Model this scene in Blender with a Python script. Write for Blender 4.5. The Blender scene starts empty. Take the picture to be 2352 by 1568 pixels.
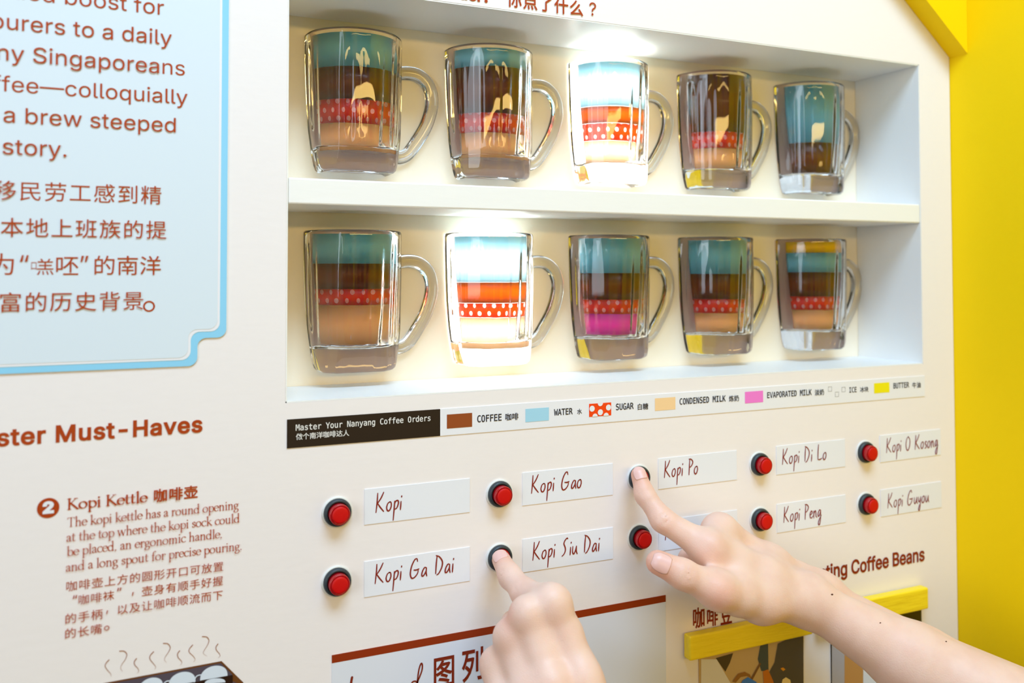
import bpy, bmesh, math, os
import numpy as np
from mathutils import Vector, Matrix
from mathutils.geometry import tessellate_polygon

S = bpy.context.scene
COL = S.collection
R = math.radians

# ------------------------------------------------------------------ camera
# world: x runs along the display panel, z is up, the panel's front face is y = 0, the visitor stands at y < 0
ZB = 1.20                                   # height of the lower niche's floor above the ground
CAM = np.array([-0.11615, -0.63, 0.08930])
YAW, PITCH, ROLL, FPX, PX, PY = 0.42889, 0.02883, -0.00123, 2047.407, 1176.0, 566.717
fw = np.array([math.sin(YAW)*math.cos(PITCH), math.cos(YAW)*math.cos(PITCH), math.sin(PITCH)])
rt = np.array([math.cos(YAW), -math.sin(YAW), 0.0]); up = np.cross(rt, fw)
rt, up = math.cos(ROLL)*rt+math.sin(ROLL)*up, -math.sin(ROLL)*rt+math.cos(ROLL)*up
cd = bpy.data.cameras.new('camera'); cam = bpy.data.objects.new('camera', cd); COL.objects.link(cam)
cam.matrix_world = Matrix(((rt[0], up[0], -fw[0], CAM[0]), (rt[1], up[1], -fw[1], CAM[1]),
                           (rt[2], up[2], -fw[2], CAM[2]+ZB), (0, 0, 0, 1)))
cd.sensor_width = 36; cd.lens = FPX*36/2352; cd.shift_y = (PY-784)/2352
cd.clip_start = .01; cd.clip_end = 50
cd.dof.use_dof = True; cd.dof.focus_distance = 0.69; cd.dof.aperture_fstop = 5.0
S.camera = cam

# ------------------------------------------------------------------ light and exposure
S.view_settings.view_transform = 'Standard'; S.view_settings.look = 'None'
S.view_settings.gamma = 1; S.view_settings.use_curve_mapping = False
S.view_settings.exposure = -0.22
W = bpy.data.worlds.new('room_light'); S.world = W; W.use_nodes = True
nt = W.node_tree; wn = nt.nodes['Background']; wn.inputs[1].default_value = .38


def room_dome():
    """the rest of the room as a light dome: bright ceiling, warm walls at eye level with yellow posts, dark floor"""
    n = nt.nodes; L = nt.links
    tc = n.new('ShaderNodeTexCoord'); sp = n.new('ShaderNodeSeparateXYZ'); L.new(tc.outputs['Generated'], sp.inputs[0])
    mr = n.new('ShaderNodeMapRange'); mr.inputs[1].default_value = -1; mr.inputs[2].default_value = 1; L.new(sp.outputs[2], mr.inputs[0])
    cr = n.new('ShaderNodeValToRGB'); e = cr.color_ramp.elements
    e[0].position = 0; e[0].color = (.10, .07, .05, 1); e[1].position = 1; e[1].color = (.9, 1, 1.2, 1)
    for p, c in ((.36, (.10, .07, .05, 1)), (.44, (.36, .26, .15, 1)), (.55, (.70, .58, .40, 1)), (.62, (.80, .84, .88, 1)), (.75, (.86, .98, 1.14, 1))):
        q = e.new(p); q.color = c
    L.new(mr.outputs[0], cr.inputs[0])
    az = n.new('ShaderNodeMath'); az.operation = 'ARCTAN2'; L.new(sp.outputs[0], az.inputs[0]); ng = n.new('ShaderNodeMath'); ng.operation = 'MULTIPLY'; ng.inputs[1].default_value = -1
    L.new(sp.outputs[1], ng.inputs[0]); L.new(ng.outputs[0], az.inputs[1])
    last = cr.outputs[0]
    for a0, w, c in ((-.62, .07, (1.9, 1.35, .05, 1)), (-.20, .10, (2.2, 1.6, .05, 1)), (-.42, .05, (.12, .10, .22, 1)), (.30, .16, (.14, .10, .08, 1)), (.62, .07, (1.8, 1.3, .05, 1)), (-1.0, .12, (.12, .1, .1, 1))):
        d = n.new('ShaderNodeMath'); d.operation = 'COMPARE'; L.new(az.outputs[0], d.inputs[0]); d.inputs[1].default_value = a0; d.inputs[2].default_value = w
        b = n.new('ShaderNodeMath'); b.operation = 'COMPARE'; L.new(sp.outputs[2], b.inputs[0]); b.inputs[1].default_value = .05; b.inputs[2].default_value = .40
        k = n.new('ShaderNodeMath'); k.operation = 'MULTIPLY'; L.new(d.outputs[0], k.inputs[0]); L.new(b.outputs[0], k.inputs[1])
        m = n.new('ShaderNodeMix'); m.data_type = 'RGBA'; L.new(k.outputs[0], m.inputs[0]); L.new(last, m.inputs[6]); m.inputs[7].default_value = c; last = m.outputs[2]
    L.new(last, wn.inputs[0])


room_dome()


def area(name, loc, target, size, size_y, power, color, shape='RECTANGLE'):
    l = bpy.data.lights.new(name, 'AREA'); l.shape = shape; l.size = size; l.size_y = size_y
    l.energy = power; l.color = color
    o = bpy.data.objects.new(name, l); COL.objects.link(o)
    o.location = (loc[0], loc[1], loc[2]+ZB)
    d = Vector((target[0], target[1], target[2]+ZB))-o.location
    o.rotation_euler = d.to_track_quat('-Z', 'Y').to_euler()
    return o


# ceiling panel light high in front of the display, and a low warm lamp across the room
area('ceiling_light', (.15, -.88, 1.35), (.3, 0, .0), 1.1, .5, 33, (.50, .74, 1))
area('left_fill_light', (-1.9, -1.5, .5), (.5, 0, .1), 1.0, 1.2, 22, (.80, .92, 1))  # added soft fill from the left, brightens the yellow side wall
area('warm_room_lamp', (.45, -3.4, .66), (.3, 0, .15), 3.4, .14, 34, (1, .66, .20))


# ------------------------------------------------------------------ helpers
def ray(u, v):
    return fw+rt*(u-PX)/FPX-up*(v-PY)/FPX


def at(u, v, y=0.0):
    d = ray(u, v); return CAM+d*((y-CAM[1])/d[1])


def atx(u, v, x):
    d = ray(u, v); return CAM+d*((x-CAM[0])/d[0])


def lin(r, g, b):
    f = lambda c: (c/255/12.92 if c <= 10 else ((c/255+.055)/1.055)**2.4)
    return (f(r), f(g), f(b), 1)


MATS = {}


def mat(name, rgb, rough=.5, spec=.5, bump=0, bscale=200, coat=0, var=0, metallic=0, stretch=None):
    if name in MATS: return MATS[name]
    m = bpy.data.materials.new(name); m.use_nodes = True; nt = m.node_tree; n = nt.nodes; p = n['Principled BSDF']
    p.inputs['Base Color'].default_value = lin(*rgb); p.inputs['Roughness'].default_value = rough
    p.inputs['Specular IOR Level'].default_value = spec; p.inputs['Coat Weight'].default_value = coat
    p.inputs['Metallic'].default_value = metallic
    if bump or var:
        tc = n.new('ShaderNodeTexCoord'); mp = n.new('ShaderNodeMapping'); nz = n.new('ShaderNodeTexNoise')
        if stretch: mp.inputs['Scale'].default_value = stretch
        nz.inputs['Scale'].default_value = bscale; nz.inputs['Detail'].default_value = 5
        nt.links.new(tc.outputs['Object'], mp.inputs[0]); nt.links.new(mp.outputs[0], nz.inputs[0])
        if bump:
            b = n.new('ShaderNodeBump'); b.inputs['Strength'].default_value = bump; b.inputs['Distance'].default_value = .001
            nt.links.new(nz.outputs[0], b.inputs['Height']); nt.links.new(b.outputs[0], p.inputs['Normal'])
        if var:
            h = n.new('ShaderNodeHueSaturation'); h.inputs['Color'].default_value = lin(*rgb)
            mr = n.new('ShaderNodeMapRange'); mr.inputs[3].default_value = 1-var; mr.inputs[4].default_value = 1+var
            nt.links.new(nz.outputs[0], mr.inputs[0]); nt.links.new(mr.outputs[0], h.inputs['Value'])
            nt.links.new(h.outputs[0], p.inputs['Base Color'])
    MATS[name] = m
    return m


def link(name, me, m=None, parent=None, loc=None):
    o = bpy.data.objects.new(name, me); COL.objects.link(o)
    if m is not None and not me.materials: me.materials.append(m)
    if parent is not None: o.parent = parent
    if loc is not None: o.location = loc
    return o


def mesh(name, verts, faces, smooth=False):
    me = bpy.data.meshes.new(name); me.from_pydata([tuple(map(float, v)) for v in verts], [], [tuple(map(int, f)) for f in faces])
    me.update()
    if smooth: me.polygons.foreach_set('use_smooth', [True]*len(me.polygons))
    return me


def tag(o, label=None, cat=None, group=None, kind=None):
    if label: o['label'] = label
    if cat: o['category'] = cat
    if group: o['group'] = group
    if kind: o['kind'] = kind
    return o


def thing(name, loc, label, cat, group=None):
    o = bpy.data.objects.new(name, None); COL.objects.link(o); o.location = (loc[0], loc[1], loc[2]+ZB)
    o.empty_display_size = .02
    return tag(o, label, cat, group)


def boxmesh(name, x0, x1, y0, y1, z0, z1, bevel=0, seg=2):
    bm = bmesh.new()
    bmesh.ops.create_cube(bm, size=1, matrix=Matrix.Translation(((x0+x1)/2, (y0+y1)/2, (z0+z1)/2)) @ Matrix.Diagonal((x1-x0, y1-y0, z1-z0, 1)))
    if bevel:
        bmesh.ops.bevel(bm, geom=bm.edges[:], offset=bevel, segments=seg, affect='EDGES', profile=.5)
    me = bpy.data.meshes.new(name); bm.to_mesh(me); bm.free()
    return me


def prism(name, poly, y0, y1, holes=()):
    """flat outline in (x, z), given depth from y0 (front) to y1 (back)"""
    loops = [list(poly)]+[list(h) for h in holes]
    pts = [p for l in loops for p in l]; n = len(pts)
    tris = tessellate_polygon([[Vector((p[0], p[1], 0)) for p in l] for l in loops])
    verts = [(p[0], y0, p[1]) for p in pts]+[(p[0], y1, p[1]) for p in pts]
    faces = []
    for a, b, c in tris:
        A = (pts[b][0]-pts[a][0])*(pts[c][1]-pts[a][1])-(pts[b][1]-pts[a][1])*(pts[c][0]-pts[a][0])
        if A < 0: b, c = c, b
        faces.append((a, b, c)); faces.append((a+n, c+n, b+n))
    o = 0
    for l in loops:
        k = len(l)
        for i in range(k):
            a, b = o+i, o+(i+1) % k; faces.append((a, b, b+n, a+n))
        o += k
    me = mesh(name, verts, faces)
    bm = bmesh.new(); bm.from_mesh(me); bmesh.ops.recalc_face_normals(bm, faces=bm.faces[:]); bm.to_mesh(me); bm.free()
    return me


# flat printed artwork ------------------------------------------------------
class Ink:
    """collects flat filled shapes in panel coordinates (x, z); build() links them as one mesh just in front of y"""
    def __init__(s): s.v = []; s.f = []; s.k = 0

    def poly(s, outer, holes=()):
        loops = [outer]+list(holes); pts = [p for l in loops for p in l]
        dy = (s.k % 40)*1.5e-5; s.k += 1; b = len(s.v)
        try: tris = tessellate_polygon([[Vector((p[0], p[1], 0)) for p in l] for l in loops])
        except Exception: return
        s.v += [(p[0], -dy, p[1]) for p in pts]
        for t in tris:
            a, c, d = t; A = (pts[c][0]-pts[a][0])*(pts[d][1]-pts[a][1])-(pts[c][1]-pts[a][1])*(pts[d][0]-pts[a][0])
            s.f.append((a+b, c+b, d+b) if A > 0 else (a+b, d+b, c+b))

    def ribbon(s, pts, widths):
        p = np.array(pts, float); n = len(p)
        t = np.gradient(p, axis=0); t /= np.linalg.norm(t, axis=1)[:, None]+1e-12
        nn = np.stack([-t[:, 1], t[:, 0]], 1); w = np.array(widths, float)[:, None]/2
        L, Rr = p+nn*w, p-nn*w
        dy = (s.k % 40)*1.5e-5; s.k += 1; b = len(s.v)
        s.v += [(q[0], -dy, q[1]) for q in L]+[(q[0], -dy, q[1]) for q in Rr]
        for i in range(n-1): s.f.append((b+n+i, b+n+i+1, b+i+1, b+i))
        for e, sg in ((0, -1), (n-1, 1)):                           # round ends
            c = len(s.v); a0 = math.atan2(nn[e, 1], nn[e, 0]); r = w[e, 0]
            fan = [(p[e, 0]+r*math.cos(a0-sg*math.pi*j/6), p[e, 1]+r*math.sin(a0-sg*math.pi*j/6)) for j in range(7)]
            s.v += [(q[0], -dy-2e-6, q[1]) for q in fan]
            s.f.append(tuple(range(c, c+7)) if sg < 0 else tuple(range(c+6, c-1, -1)))

    def build(s, name, m, y, parent=None):
        me = mesh(name, [(a, b+y, c) for a, b, c in s.v], s.f)
        return link(name, me, m, parent, None if parent else (0, 0, ZB))


def catmull(pts, n=7):
    p = [np.array(q, float) for q in pts]
    if len(p) < 3: return [p[0]+(p[-1]-p[0])*i/6 for i in range(7)]
    p = [2*p[0]-p[1]]+p+[2*p[-1]-p[-2]]; out = []
    for i in range(1, len(p)-2):
        a, b, c, d = p[i-1:i+3]
        for j in range(n):
            t = j/n; out.append(.5*(2*b+(c-a)*t+(2*a-5*b+4*c-d)*t*t+(3*b-a-3*c+d)*t**3))
    out.append(p[-2]); return out


FD = os.path.join(bpy.utils.resource_path('LOCAL'), 'datafiles', 'fonts')   # Blender's own bundled typefaces
_fonts = {}


def font(key):
    fn = {'sans': 'Inter.woff2', 'mono': 'DejaVuSansMono.woff2'}.get(key)
    if fn is None: return None
    if key not in _fonts:
        try: _fonts[key] = bpy.data.fonts.load(os.path.join(FD, fn))
        except Exception: _fonts[key] = None
    return _fonts[key]


def contours(body, key, spacing=1.0):
    c = bpy.data.curves.new('t', 'FONT'); c.body = body; c.space_character = spacing; c.resolution_u = 4
    f = font(key)
    if f: c.font = f
    o = bpy.data.objects.new('t', c); COL.objects.link(o)
    dg = bpy.context.evaluated_depsgraph_get(); cu = o.evaluated_get(dg).to_curve(dg)
    out = []
    for sp in cu.splines:
        P = []
        if sp.type == 'BEZIER':
            b = sp.bezier_points; k = len(b)
            for i in range(k):
                p0, p1, p2, p3 = b[i].co, b[i].handle_right, b[(i+1) % k].handle_left, b[(i+1) % k].co
                straight = (p1-p0).cross(p3-p0).length < 1e-6 and (p2-p0).cross(p3-p0).length < 1e-6
                for j in range(1 if straight else 4):
                    t = j/4; q = p0*(1-t)**3+p1*3*t*(1-t)**2+p2*3*t*t*(1-t)+p3*t**3
                    P.append((q.x, q.y))
        else:
            P = [(q.co.x, q.co.y) for q in sp.points]
        Q = [P[0]] if P else []
        for q in P[1:]:
            if abs(q[0]-Q[-1][0])+abs(q[1]-Q[-1][1]) > 1e-5: Q.append(q)
        if len(Q) > 2 and abs(Q[0][0]-Q[-1][0])+abs(Q[0][1]-Q[-1][1]) < 1e-5: Q.pop()
        if len(Q) > 2: out.append(np.array(Q))
    o.to_curve_clear(); bpy.data.objects.remove(o); bpy.data.curves.remove(c)
    return out


def parea(p): return .5*np.sum(p[:, 0]*np.roll(p[:, 1], -1)-np.roll(p[:, 0], -1)*p[:, 1])


def inside(q, p):
    x, y = q; a = p; b = np.roll(p, -1, 0)
    c = ((a[:, 1] > y) != (b[:, 1] > y)) & (x < (b[:, 0]-a[:, 0])*(y-a[:, 1])/(b[:, 1]-a[:, 1]+1e-15)+a[:, 0])
    return c.sum() % 2 == 1


def embolden(p, e):
    if abs(e) < 1e-9: return p
    a = p-np.roll(p, 1, 0); b = np.roll(p, -1, 0)-p
    a /= np.linalg.norm(a, axis=1)[:, None]+1e-12; b /= np.linalg.norm(b, axis=1)[:, None]+1e-12
    n = np.stack([a[:, 1]+b[:, 1], -(a[:, 0]+b[:, 0])], 1); l = np.linalg.norm(n, axis=1)[:, None]+1e-9
    n /= l; k = np.clip(2/l, 1, 1.6)
    return p+n*e*k


def scan_fill(ink, polys):
    """non-zero fill of overlapping outlines, as thin horizontal trapezoids"""
    A = np.concatenate(polys); B = np.concatenate([np.roll(p, -1, 0) for p in polys])
    k = np.abs(A[:, 1]-B[:, 1]) > 1e-9; A, B = A[k], B[k]
    d = B-A; n = len(A)
    cr = d[:, None, 0]*d[None, :, 1]-d[:, None, 1]*d[None, :, 0]
    e = A[None]-A[:, None]
    with np.errstate(all='ignore'):
        t = (e[..., 0]*d[None, :, 1]-e[..., 1]*d[None, :, 0])/cr; u = (e[..., 0]*d[:, None, 1]-e[..., 1]*d[:, None, 0])/cr
    hit = (np.abs(cr) > 1e-12) & (t > 1e-4) & (t < 1-1e-4) & (u > 1e-4) & (u < 1-1e-4)
    ii, jj = np.nonzero(hit)
    ys = np.concatenate([A[:, 1], A[ii, 1]+t[ii, jj]*d[ii, 1]])
    ys = np.unique(np.round(ys, 7)); dy = (ink.k % 40)*1.5e-5; ink.k += 1
    lo, hi = np.minimum(A[:, 1], B[:, 1]), np.maximum(A[:, 1], B[:, 1])
    for y0, y1 in zip(ys[:-1], ys[1:]):
        if y1-y0 < 2e-7: continue
        ym = (y0+y1)/2; ac = np.nonzero((lo <= ym) & (hi >= ym))[0]
        X = lambda y: A[ac, 0]+(y-A[ac, 1])/d[ac, 1]*d[ac, 0]
        xm, xa, xb = X(ym), X(y0), X(y1); o = np.argsort(xm); w = 0
        for q in o:
            w0 = w; w += 1 if d[ac[q], 1] > 0 else -1
            if w0 == 0: st = q
            elif w == 0:
                b = len(ink.v); ink.v += [(xa[st], -dy, y0), (xa[q], -dy, y0), (xb[q], -dy, y1), (xb[st], -dy, y1)]
                ink.f.append((b, b+1, b+2, b+3))


def put_text(ink, body, key, x0, x1, z, h=1.0, sub=None, bold=0, bottom=False, spacing=1.0):
    """sets body so that its tail `sub` (default: all) spans x0..x1, baseline (or ink bottom) on z; h is the height relative to natural proportions"""
    cs = contours(body, key, spacing)
    sub = sub or body
    allp = np.concatenate(cs); R1 = allp[:, 0].max()
    if sub != body:                                                 # left edge of the tail
        tail = np.concatenate(contours(sub, key, spacing)); L1 = R1-(tail[:, 0].max()-tail[:, 0].min())
    else: L1 = allp[:, 0].min()
    sx = (x1-x0)/(R1-L1); h = sx*h; zo = allp[:, 1].min() if bottom else 0
    ar = [parea(c) for c in cs]; sgn = np.sign(ar[int(np.argmax(np.abs(ar)))])
    outer = [i for i, a in enumerate(ar) if a*sgn > 0]; hole = [i for i, a in enumerate(ar) if a*sgn < 0]
    own = {i: [] for i in outer}
    for hl in hole:
        best = None
        for i in outer:
            if abs(ar[i]) > abs(ar[hl]) and inside(cs[hl][0], cs[i]) and (best is None or abs(ar[i]) < abs(ar[best])): best = i
        if best is not None: own[best].append(hl)
    T = lambda c: [((q[0]-L1)*sx+x0, (q[1]-zo)*h+z) for q in embolden(c, bold*sgn)]
    if font(key):
        bb = sorted([(cs[i][:, 0].min(), cs[i][:, 0].max(), i) for i in range(len(cs))]); grp = []
        for a0, a1, i in bb:
            if grp and a0 < grp[-1][0]: grp[-1][0] = max(grp[-1][0], a1); grp[-1][1].append(i)
            else: grp.append([a1, [i]])
        for _, ids in grp: scan_fill(ink, [np.array(T(cs[i])) for i in ids])
        return
    for i in outer: ink.poly(T(cs[i]), [T(cs[j]) for j in own[i]])


def line(ink, body, key, uL, uR, vR, h, uv=None, **kw):
    """text line measured on the panel: left and right ends and the baseline height at (uv or uR, vR)"""
    b = at(uv or uR, vR); put_text(ink, body, key, at(uL, vR+(uR-uL)*.05)[0], at(uR, vR)[0], b[2], h, **kw)


# ------------------------------------------------------------------ materials
paint = mat('white_wall_paint', (246, 239, 238), .55, .35, bump=.10, bscale=260, var=.012, stretch=(.35, 1, 1))
shelfpaint = mat('white_shelf_paint', (247, 246, 244), .38, .5, bump=.12, bscale=220, stretch=(.25, 1, 1))
yellow = mat('yellow_wall_paint', (255, 214, 0), .6, .15, bump=.15, bscale=300)
barpaint = mat('yellow_bar_paint', (255, 226, 40), .4, .5, bump=.8, bscale=300, var=.05, stretch=(.15, 1, 1))
brown = mat('brown_print', (176, 64, 12), .5, .3)
dbrown = mat('dark_brown_print', (140, 40, 8), .5, .3)
penred = mat('red_brown_pen', (140, 38, 24), .5, .3)
black = mat('black_print', (36, 24, 18), .45, .4)
white = mat('white_print', (240, 240, 246), .5, .3)
paper = mat('white_label_paper', (238, 240, 248), .5, .3, bump=.05, bscale=500)

XE, D, X1, XP, ZT, ZS1, ZS2 = 0.0, .0822, .6145, .6577, .2935, .1561, .1375


def structure(name, me, m):
    o = link(name, me, m, None, (0, 0, ZB)); o['kind'] = 'structure'; return o


# ------------------------------------------------------------------ the setting
a, b = at(2076, 0), at(2181, 135)
sl = (b[2]-a[2])/(b[0]-a[0]); xl = .30; zl = b[2]+sl*(xl-b[0])
zr = b[2]+sl*(XP-b[0])
structure('wall_back', prism('wall_back', [(-.75, -.75), (XP, -.75), (XP, zr+.05), (xl, zl+.05), (-.75, zl+.05)], 0, .018,
                             [[(-.001, -.001), (X1+.001, -.001), (X1+.001, ZT+.001), (-.001, ZT+.001)]]), paint)
structure('wall_right', boxmesh('wall_right', XP+.0006, XP+.06, -.75, .10, -.75, .85), yellow)
structure('trim_1', prism('trim_1', [(XP+.0004, zr), (XP+.0004, zr+.45), (xl, zr+.45), (xl, zl)], -.021, -.0002), yellow)
# the recess: a white box shelf let into the wall
sh = thing('wall_shelf', (X1/2, .05, 0), 'white two-tier box shelf recessed into the wall behind the glass mugs', 'shelf')


def part(name, me, m, parent, world=True):
    o = link(name, me, m, parent)
    if world: o.location = -Vector(parent.location)+Vector((0, 0, ZB))
    return o


E_ = .0003
part('back_panel', boxmesh('back_panel', -.01, X1+.01, D, D+.012, -.012, ZT+.012), mat('cream_back_paint', (252, 241, 220), .45, .4, bump=.1, bscale=220), sh)
Y0 = .0002
part('side_panel', boxmesh('side_panel', -.0009, 0, Y0, D-E_, 0, ZT), shelfpaint, sh)
part('side_panel', boxmesh('side_panel', X1, X1+.0009, Y0, D-E_, 0, ZT), shelfpaint, sh)
part('top_panel', boxmesh('top_panel', 0, X1, Y0, D-E_, ZT, ZT+.0009), shelfpaint, sh)
part('bottom_panel', boxmesh('bottom_panel', 0, X1, Y0, D-E_, -.0009, 0), shelfpaint, sh)
part('shelf_board', boxmesh('shelf_board', E_, X1-E_, .0004, D-E_, ZS2, ZS1, .0012, 2), shelfpaint, sh)


# ------------------------------------------------------------------ glass mugs (halves fixed to the recess wall)
MH, MR = .1113, .0395


def glass_mat():
    m = bpy.data.materials.new('clear_glass'); m.use_nodes = True; p = m.node_tree.nodes['Principled BSDF']
    p.inputs['Base Color'].default_value = (.985, .985, .98, 1); p.inputs['Roughness'].default_value = .01
    p.inputs['IOR'].default_value = 1.48; p.inputs['Transmission Weight'].default_value = 1
    return m


glass = glass_mat()


def film_mat(name, face, through, dots=False, rough=.25):
    """printed translucent film: `face` is what it looks like lit from the front, `through` tints light from behind"""
    m = bpy.data.materials.new(name); m.use_nodes = True; nt = m.node_tree; n = nt.nodes; L = nt.links
    n.remove(n['Principled BSDF']); out = n['Material Output']
    d = n.new('ShaderNodeBsdfDiffuse'); t = n.new('ShaderNodeBsdfTranslucent'); g = n.new('ShaderNodeBsdfGlossy')
    d.inputs[0].default_value = lin(*face); t.inputs[0].default_value = lin(*through); g.inputs['Roughness'].default_value = rough
    ad = n.new('ShaderNodeAddShader'); mx = n.new('ShaderNodeMixShader'); lw = n.new('ShaderNodeFresnel'); lw.inputs[0].default_value = 1.4
    L.new(d.outputs[0], ad.inputs[0]); L.new(t.outputs[0], ad.inputs[1])
    L.new(lw.outputs[0], mx.inputs[0]); L.new(ad.outputs[0], mx.inputs[1]); L.new(g.outputs[0], mx.inputs[2])
    L.new(mx.outputs[0], out.inputs[0])
    if dots:                                                        # white sugar dots, staggered rows
        uv = n.new('ShaderNodeUVMap'); sp = n.new('ShaderNodeSeparateXYZ'); L.new(uv.outputs[0], sp.inputs[0])

        def mth(op, a, b=None):
            k = n.new('ShaderNodeMath'); k.operation = op
            for i, q in enumerate((a, b)):
                if q is None: continue
                if isinstance(q, (int, float)): k.inputs[i].default_value = q
                else: L.new(q, k.inputs[i])
            return k.outputs[0]
        row = mth('FLOOR', sp.outputs[1]); fx = mth('FRACT', mth('ADD', sp.outputs[0], mth('MULTIPLY', row, .5)))
        fy = mth('FRACT', sp.outputs[1])
        rr = mth('ADD', mth('POWER', mth('SUBTRACT', fx, .5), 2), mth('POWER', mth('MULTIPLY', mth('SUBTRACT', fy, .5), .62), 2))
        msk = mth('LESS_THAN', rr, .035)
        for node, c0, c1 in ((d, face, (196, 96, 92)), (t, through, (255, 255, 255))):
            mc = n.new('ShaderNodeMix'); mc.data_type = 'RGBA'; L.new(msk, mc.inputs[0])
            mc.inputs[6].default_value = lin(*c0); mc.inputs[7].default_value = lin(*c1); L.new(mc.outputs[2], node.inputs[0])
    return m


FILM = {'water_layer': film_mat('water_film', (52, 150, 178), (218, 241, 248)),
        'coffee_layer': film_mat('coffee_film', (46, 30, 20), (212, 132, 58)),
        'sugar_layer': film_mat('sugar_film', (176, 24, 30), (240, 116, 8), True),
        'condensed_milk_layer': film_mat('condensed_milk_film', (192, 120, 54), (255, 245, 222)),
        'evaporated_milk_layer': film_mat('evaporated_milk_film', (206, 52, 140), (240, 130, 215)),
        'butter_layer': film_mat('butter_film', (205, 165, 0), (245, 220, 40))}
plate_off = mat('backing_acrylic', (200, 174, 164), .35, .5)


def glow_mat():
    m = bpy.data.materials.new('lit_backing_light'); m.use_nodes = True; p = m.node_tree.nodes['Principled BSDF']
    p.inputs['Base Color'].default_value = (.9, .9, .88, 1)
    p.inputs['Emission Color'].default_value = (1, .985, .93, 1); p.inputs['Emission Strength'].default_value = 7.5
    return m


plate_on = glow_mat()


def prof(z):
    """outer radius of the round body at height z"""
    t = z/MH
    pts = [(0, .0352), (.02, .0366), (.06, .0376), (.25, .0386), (.6, .0393), (1, .0395)]
    for (a0, r0), (a1, r1) in zip(pts, pts[1:]):
        if t <= a1:
            k = (t-a0)/(a1-a0); return r0+(r1-r0)*k
    return .0395


def facet(z):
    """distance of the four flat sides from the axis: they cut into the round body below the rim band"""
    pts = [(0, .0292), (.004, .0312), (.013, .0332), (.034, .0362), (.053, .0380), (.069, .0387), (.085, .0392), (.095, .0400), (.12, .05)]
    for (a0, r0), (a1, r1) in zip(pts, pts[1:]):
        if z <= a1: return r0+(r1-r0)*(z-a0)/(a1-a0)
    return .05


def rad(th, z):
    k = (th+math.pi/4) % (math.pi/2)-math.pi/4
    a, b = prof(z), facet(z)/math.cos(k)
    h = .0003; return -h*math.log(math.exp(-a/h)+math.exp(-b/h)) if abs(a-b) < .008 else min(a, b)


def inner(z): return .0292+(.0345-.0292)*min(1, z/MH*1.15)


def mug_mesh():
    N = 144; zf = .0185
    flute = lambda th, z: .00032*math.cos(22*th+.6)*min(1, max(0, (MH-.004-z)/.02))*min(1, max(0, (z-zf)/.01))
    zo = [0, .0008, .0025, .006]+[.006+(MH-.0022-.006)*i/34 for i in range(1, 35)]
    zi = [MH-.002-(MH-.002-zf-.003)*i/16 for i in range(17)]
    rows = []
    for i in range(N+1):
        th = math.pi+math.pi*i/N; c = []
        c.append((0, .0022)); c.append((.018, .0022)); c.append((.024, .0015))
        for z in zo: c.append((rad(th, z)+.00020*math.cos(18*th+.4)*min(1, max(0, (MH-.006-z)/.03))-(.0022 if z == 0 else .0008 if z < .001 else 0), z))
        ro, ri = prof(MH), inner(MH)
        c += [(ro-.0003, MH-.0011), (ro-.0011, MH-.0002), ((ro+ri)/2, MH), (ri+.0009, MH-.0003), (ri+.0002, MH-.0012)]
        for z in zi: c.append((inner(z)+flute(th, z), z))
        ri = inner(zf+.003)
        c += [(ri-.0006, zf+.0012), (ri-.0025, zf+.0002), (ri*.6, zf), (0, zf)]
        rows.append([(r*math.cos(th), r*math.sin(th), z) for r, z in c])
    M = len(rows[0]); V = []; F = []; idx = []
    ax = {}
    for row in rows:
        ii = []
        for j, p in enumerate(row):
            if j in (0, M-1):
                if j not in ax: ax[j] = len(V); V.append(p)
                ii.append(ax[j])
            else: ii.append(len(V)); V.append(p)
        idx.append(ii)
    for i in range(N):
        for j in range(M-1):
            q = [idx[i][j], idx[i+1][j], idx[i+1][j+1], idx[i][j+1]]
            q = [k for n_, k in enumerate(q) if k not in q[:n_]]
            F.append(q)
    F.append(idx[0]); F.append(idx[N][::-1])                        # the flat cut faces against the wall
    me = mesh('glass_body', V, F, True)
    bm = bmesh.new(); bm.from_mesh(me)
    big = [f for f in bm.faces if len(f.verts) > 8]
    for f in big: f.smooth = False
    for f in big:
        for e in f.edges: e.smooth = False
    bmesh.ops.triangulate(bm, faces=big)
    bmesh.ops.recalc_face_normals(bm, faces=bm.faces[:]); bm.to_mesh(me); bm.free()
    return me


def handle_mesh():
    P = catmull([(.0345, .0852), (.044, .0874), (.0545, .0864), (.0630, .0800), (.0670, .0700), (.0668, .0590), (.0625, .0450), (.0555, .0325), (.0470, .0205), (.0400, .0165), (.0325, .0168)], 7)
    # halved like the body: a D section with its flat side on the wall
    K = 20; V = []; F = []; n = len(P)
    T = np.gradient(np.array(P), axis=0); T /= np.linalg.norm(T, axis=1)[:, None]
    for i in range(n):
        q = P[i]; nx, nz = -T[i, 1], T[i, 0]
        w, dp = .0056, .0062
        for k in range(K):
            a_ = math.pi*k/(K-1); s = math.cos(a_); e = abs(s)**.75*(1 if s > 0 else -1)
            V.append((q[0]+nx*w*e, -dp*math.sin(a_)**.7, q[1]+nz*w*e))
    for i in range(n-1):
        for k in range(K):
            a_, b_ = i*K+k, i*K+(k+1) % K; F.append((a_, b_, b_+K, a_+K))
    F.append(tuple(range(K))[::-1]); F.append(tuple(range((n-1)*K, n*K)))
    me = mesh('handle', V, F, True)
    bm = bmesh.new(); bm.from_mesh(me); bmesh.ops.recalc_face_normals(bm, faces=bm.faces[:]); bm.to_mesh(me); bm.free()
    return me


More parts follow.
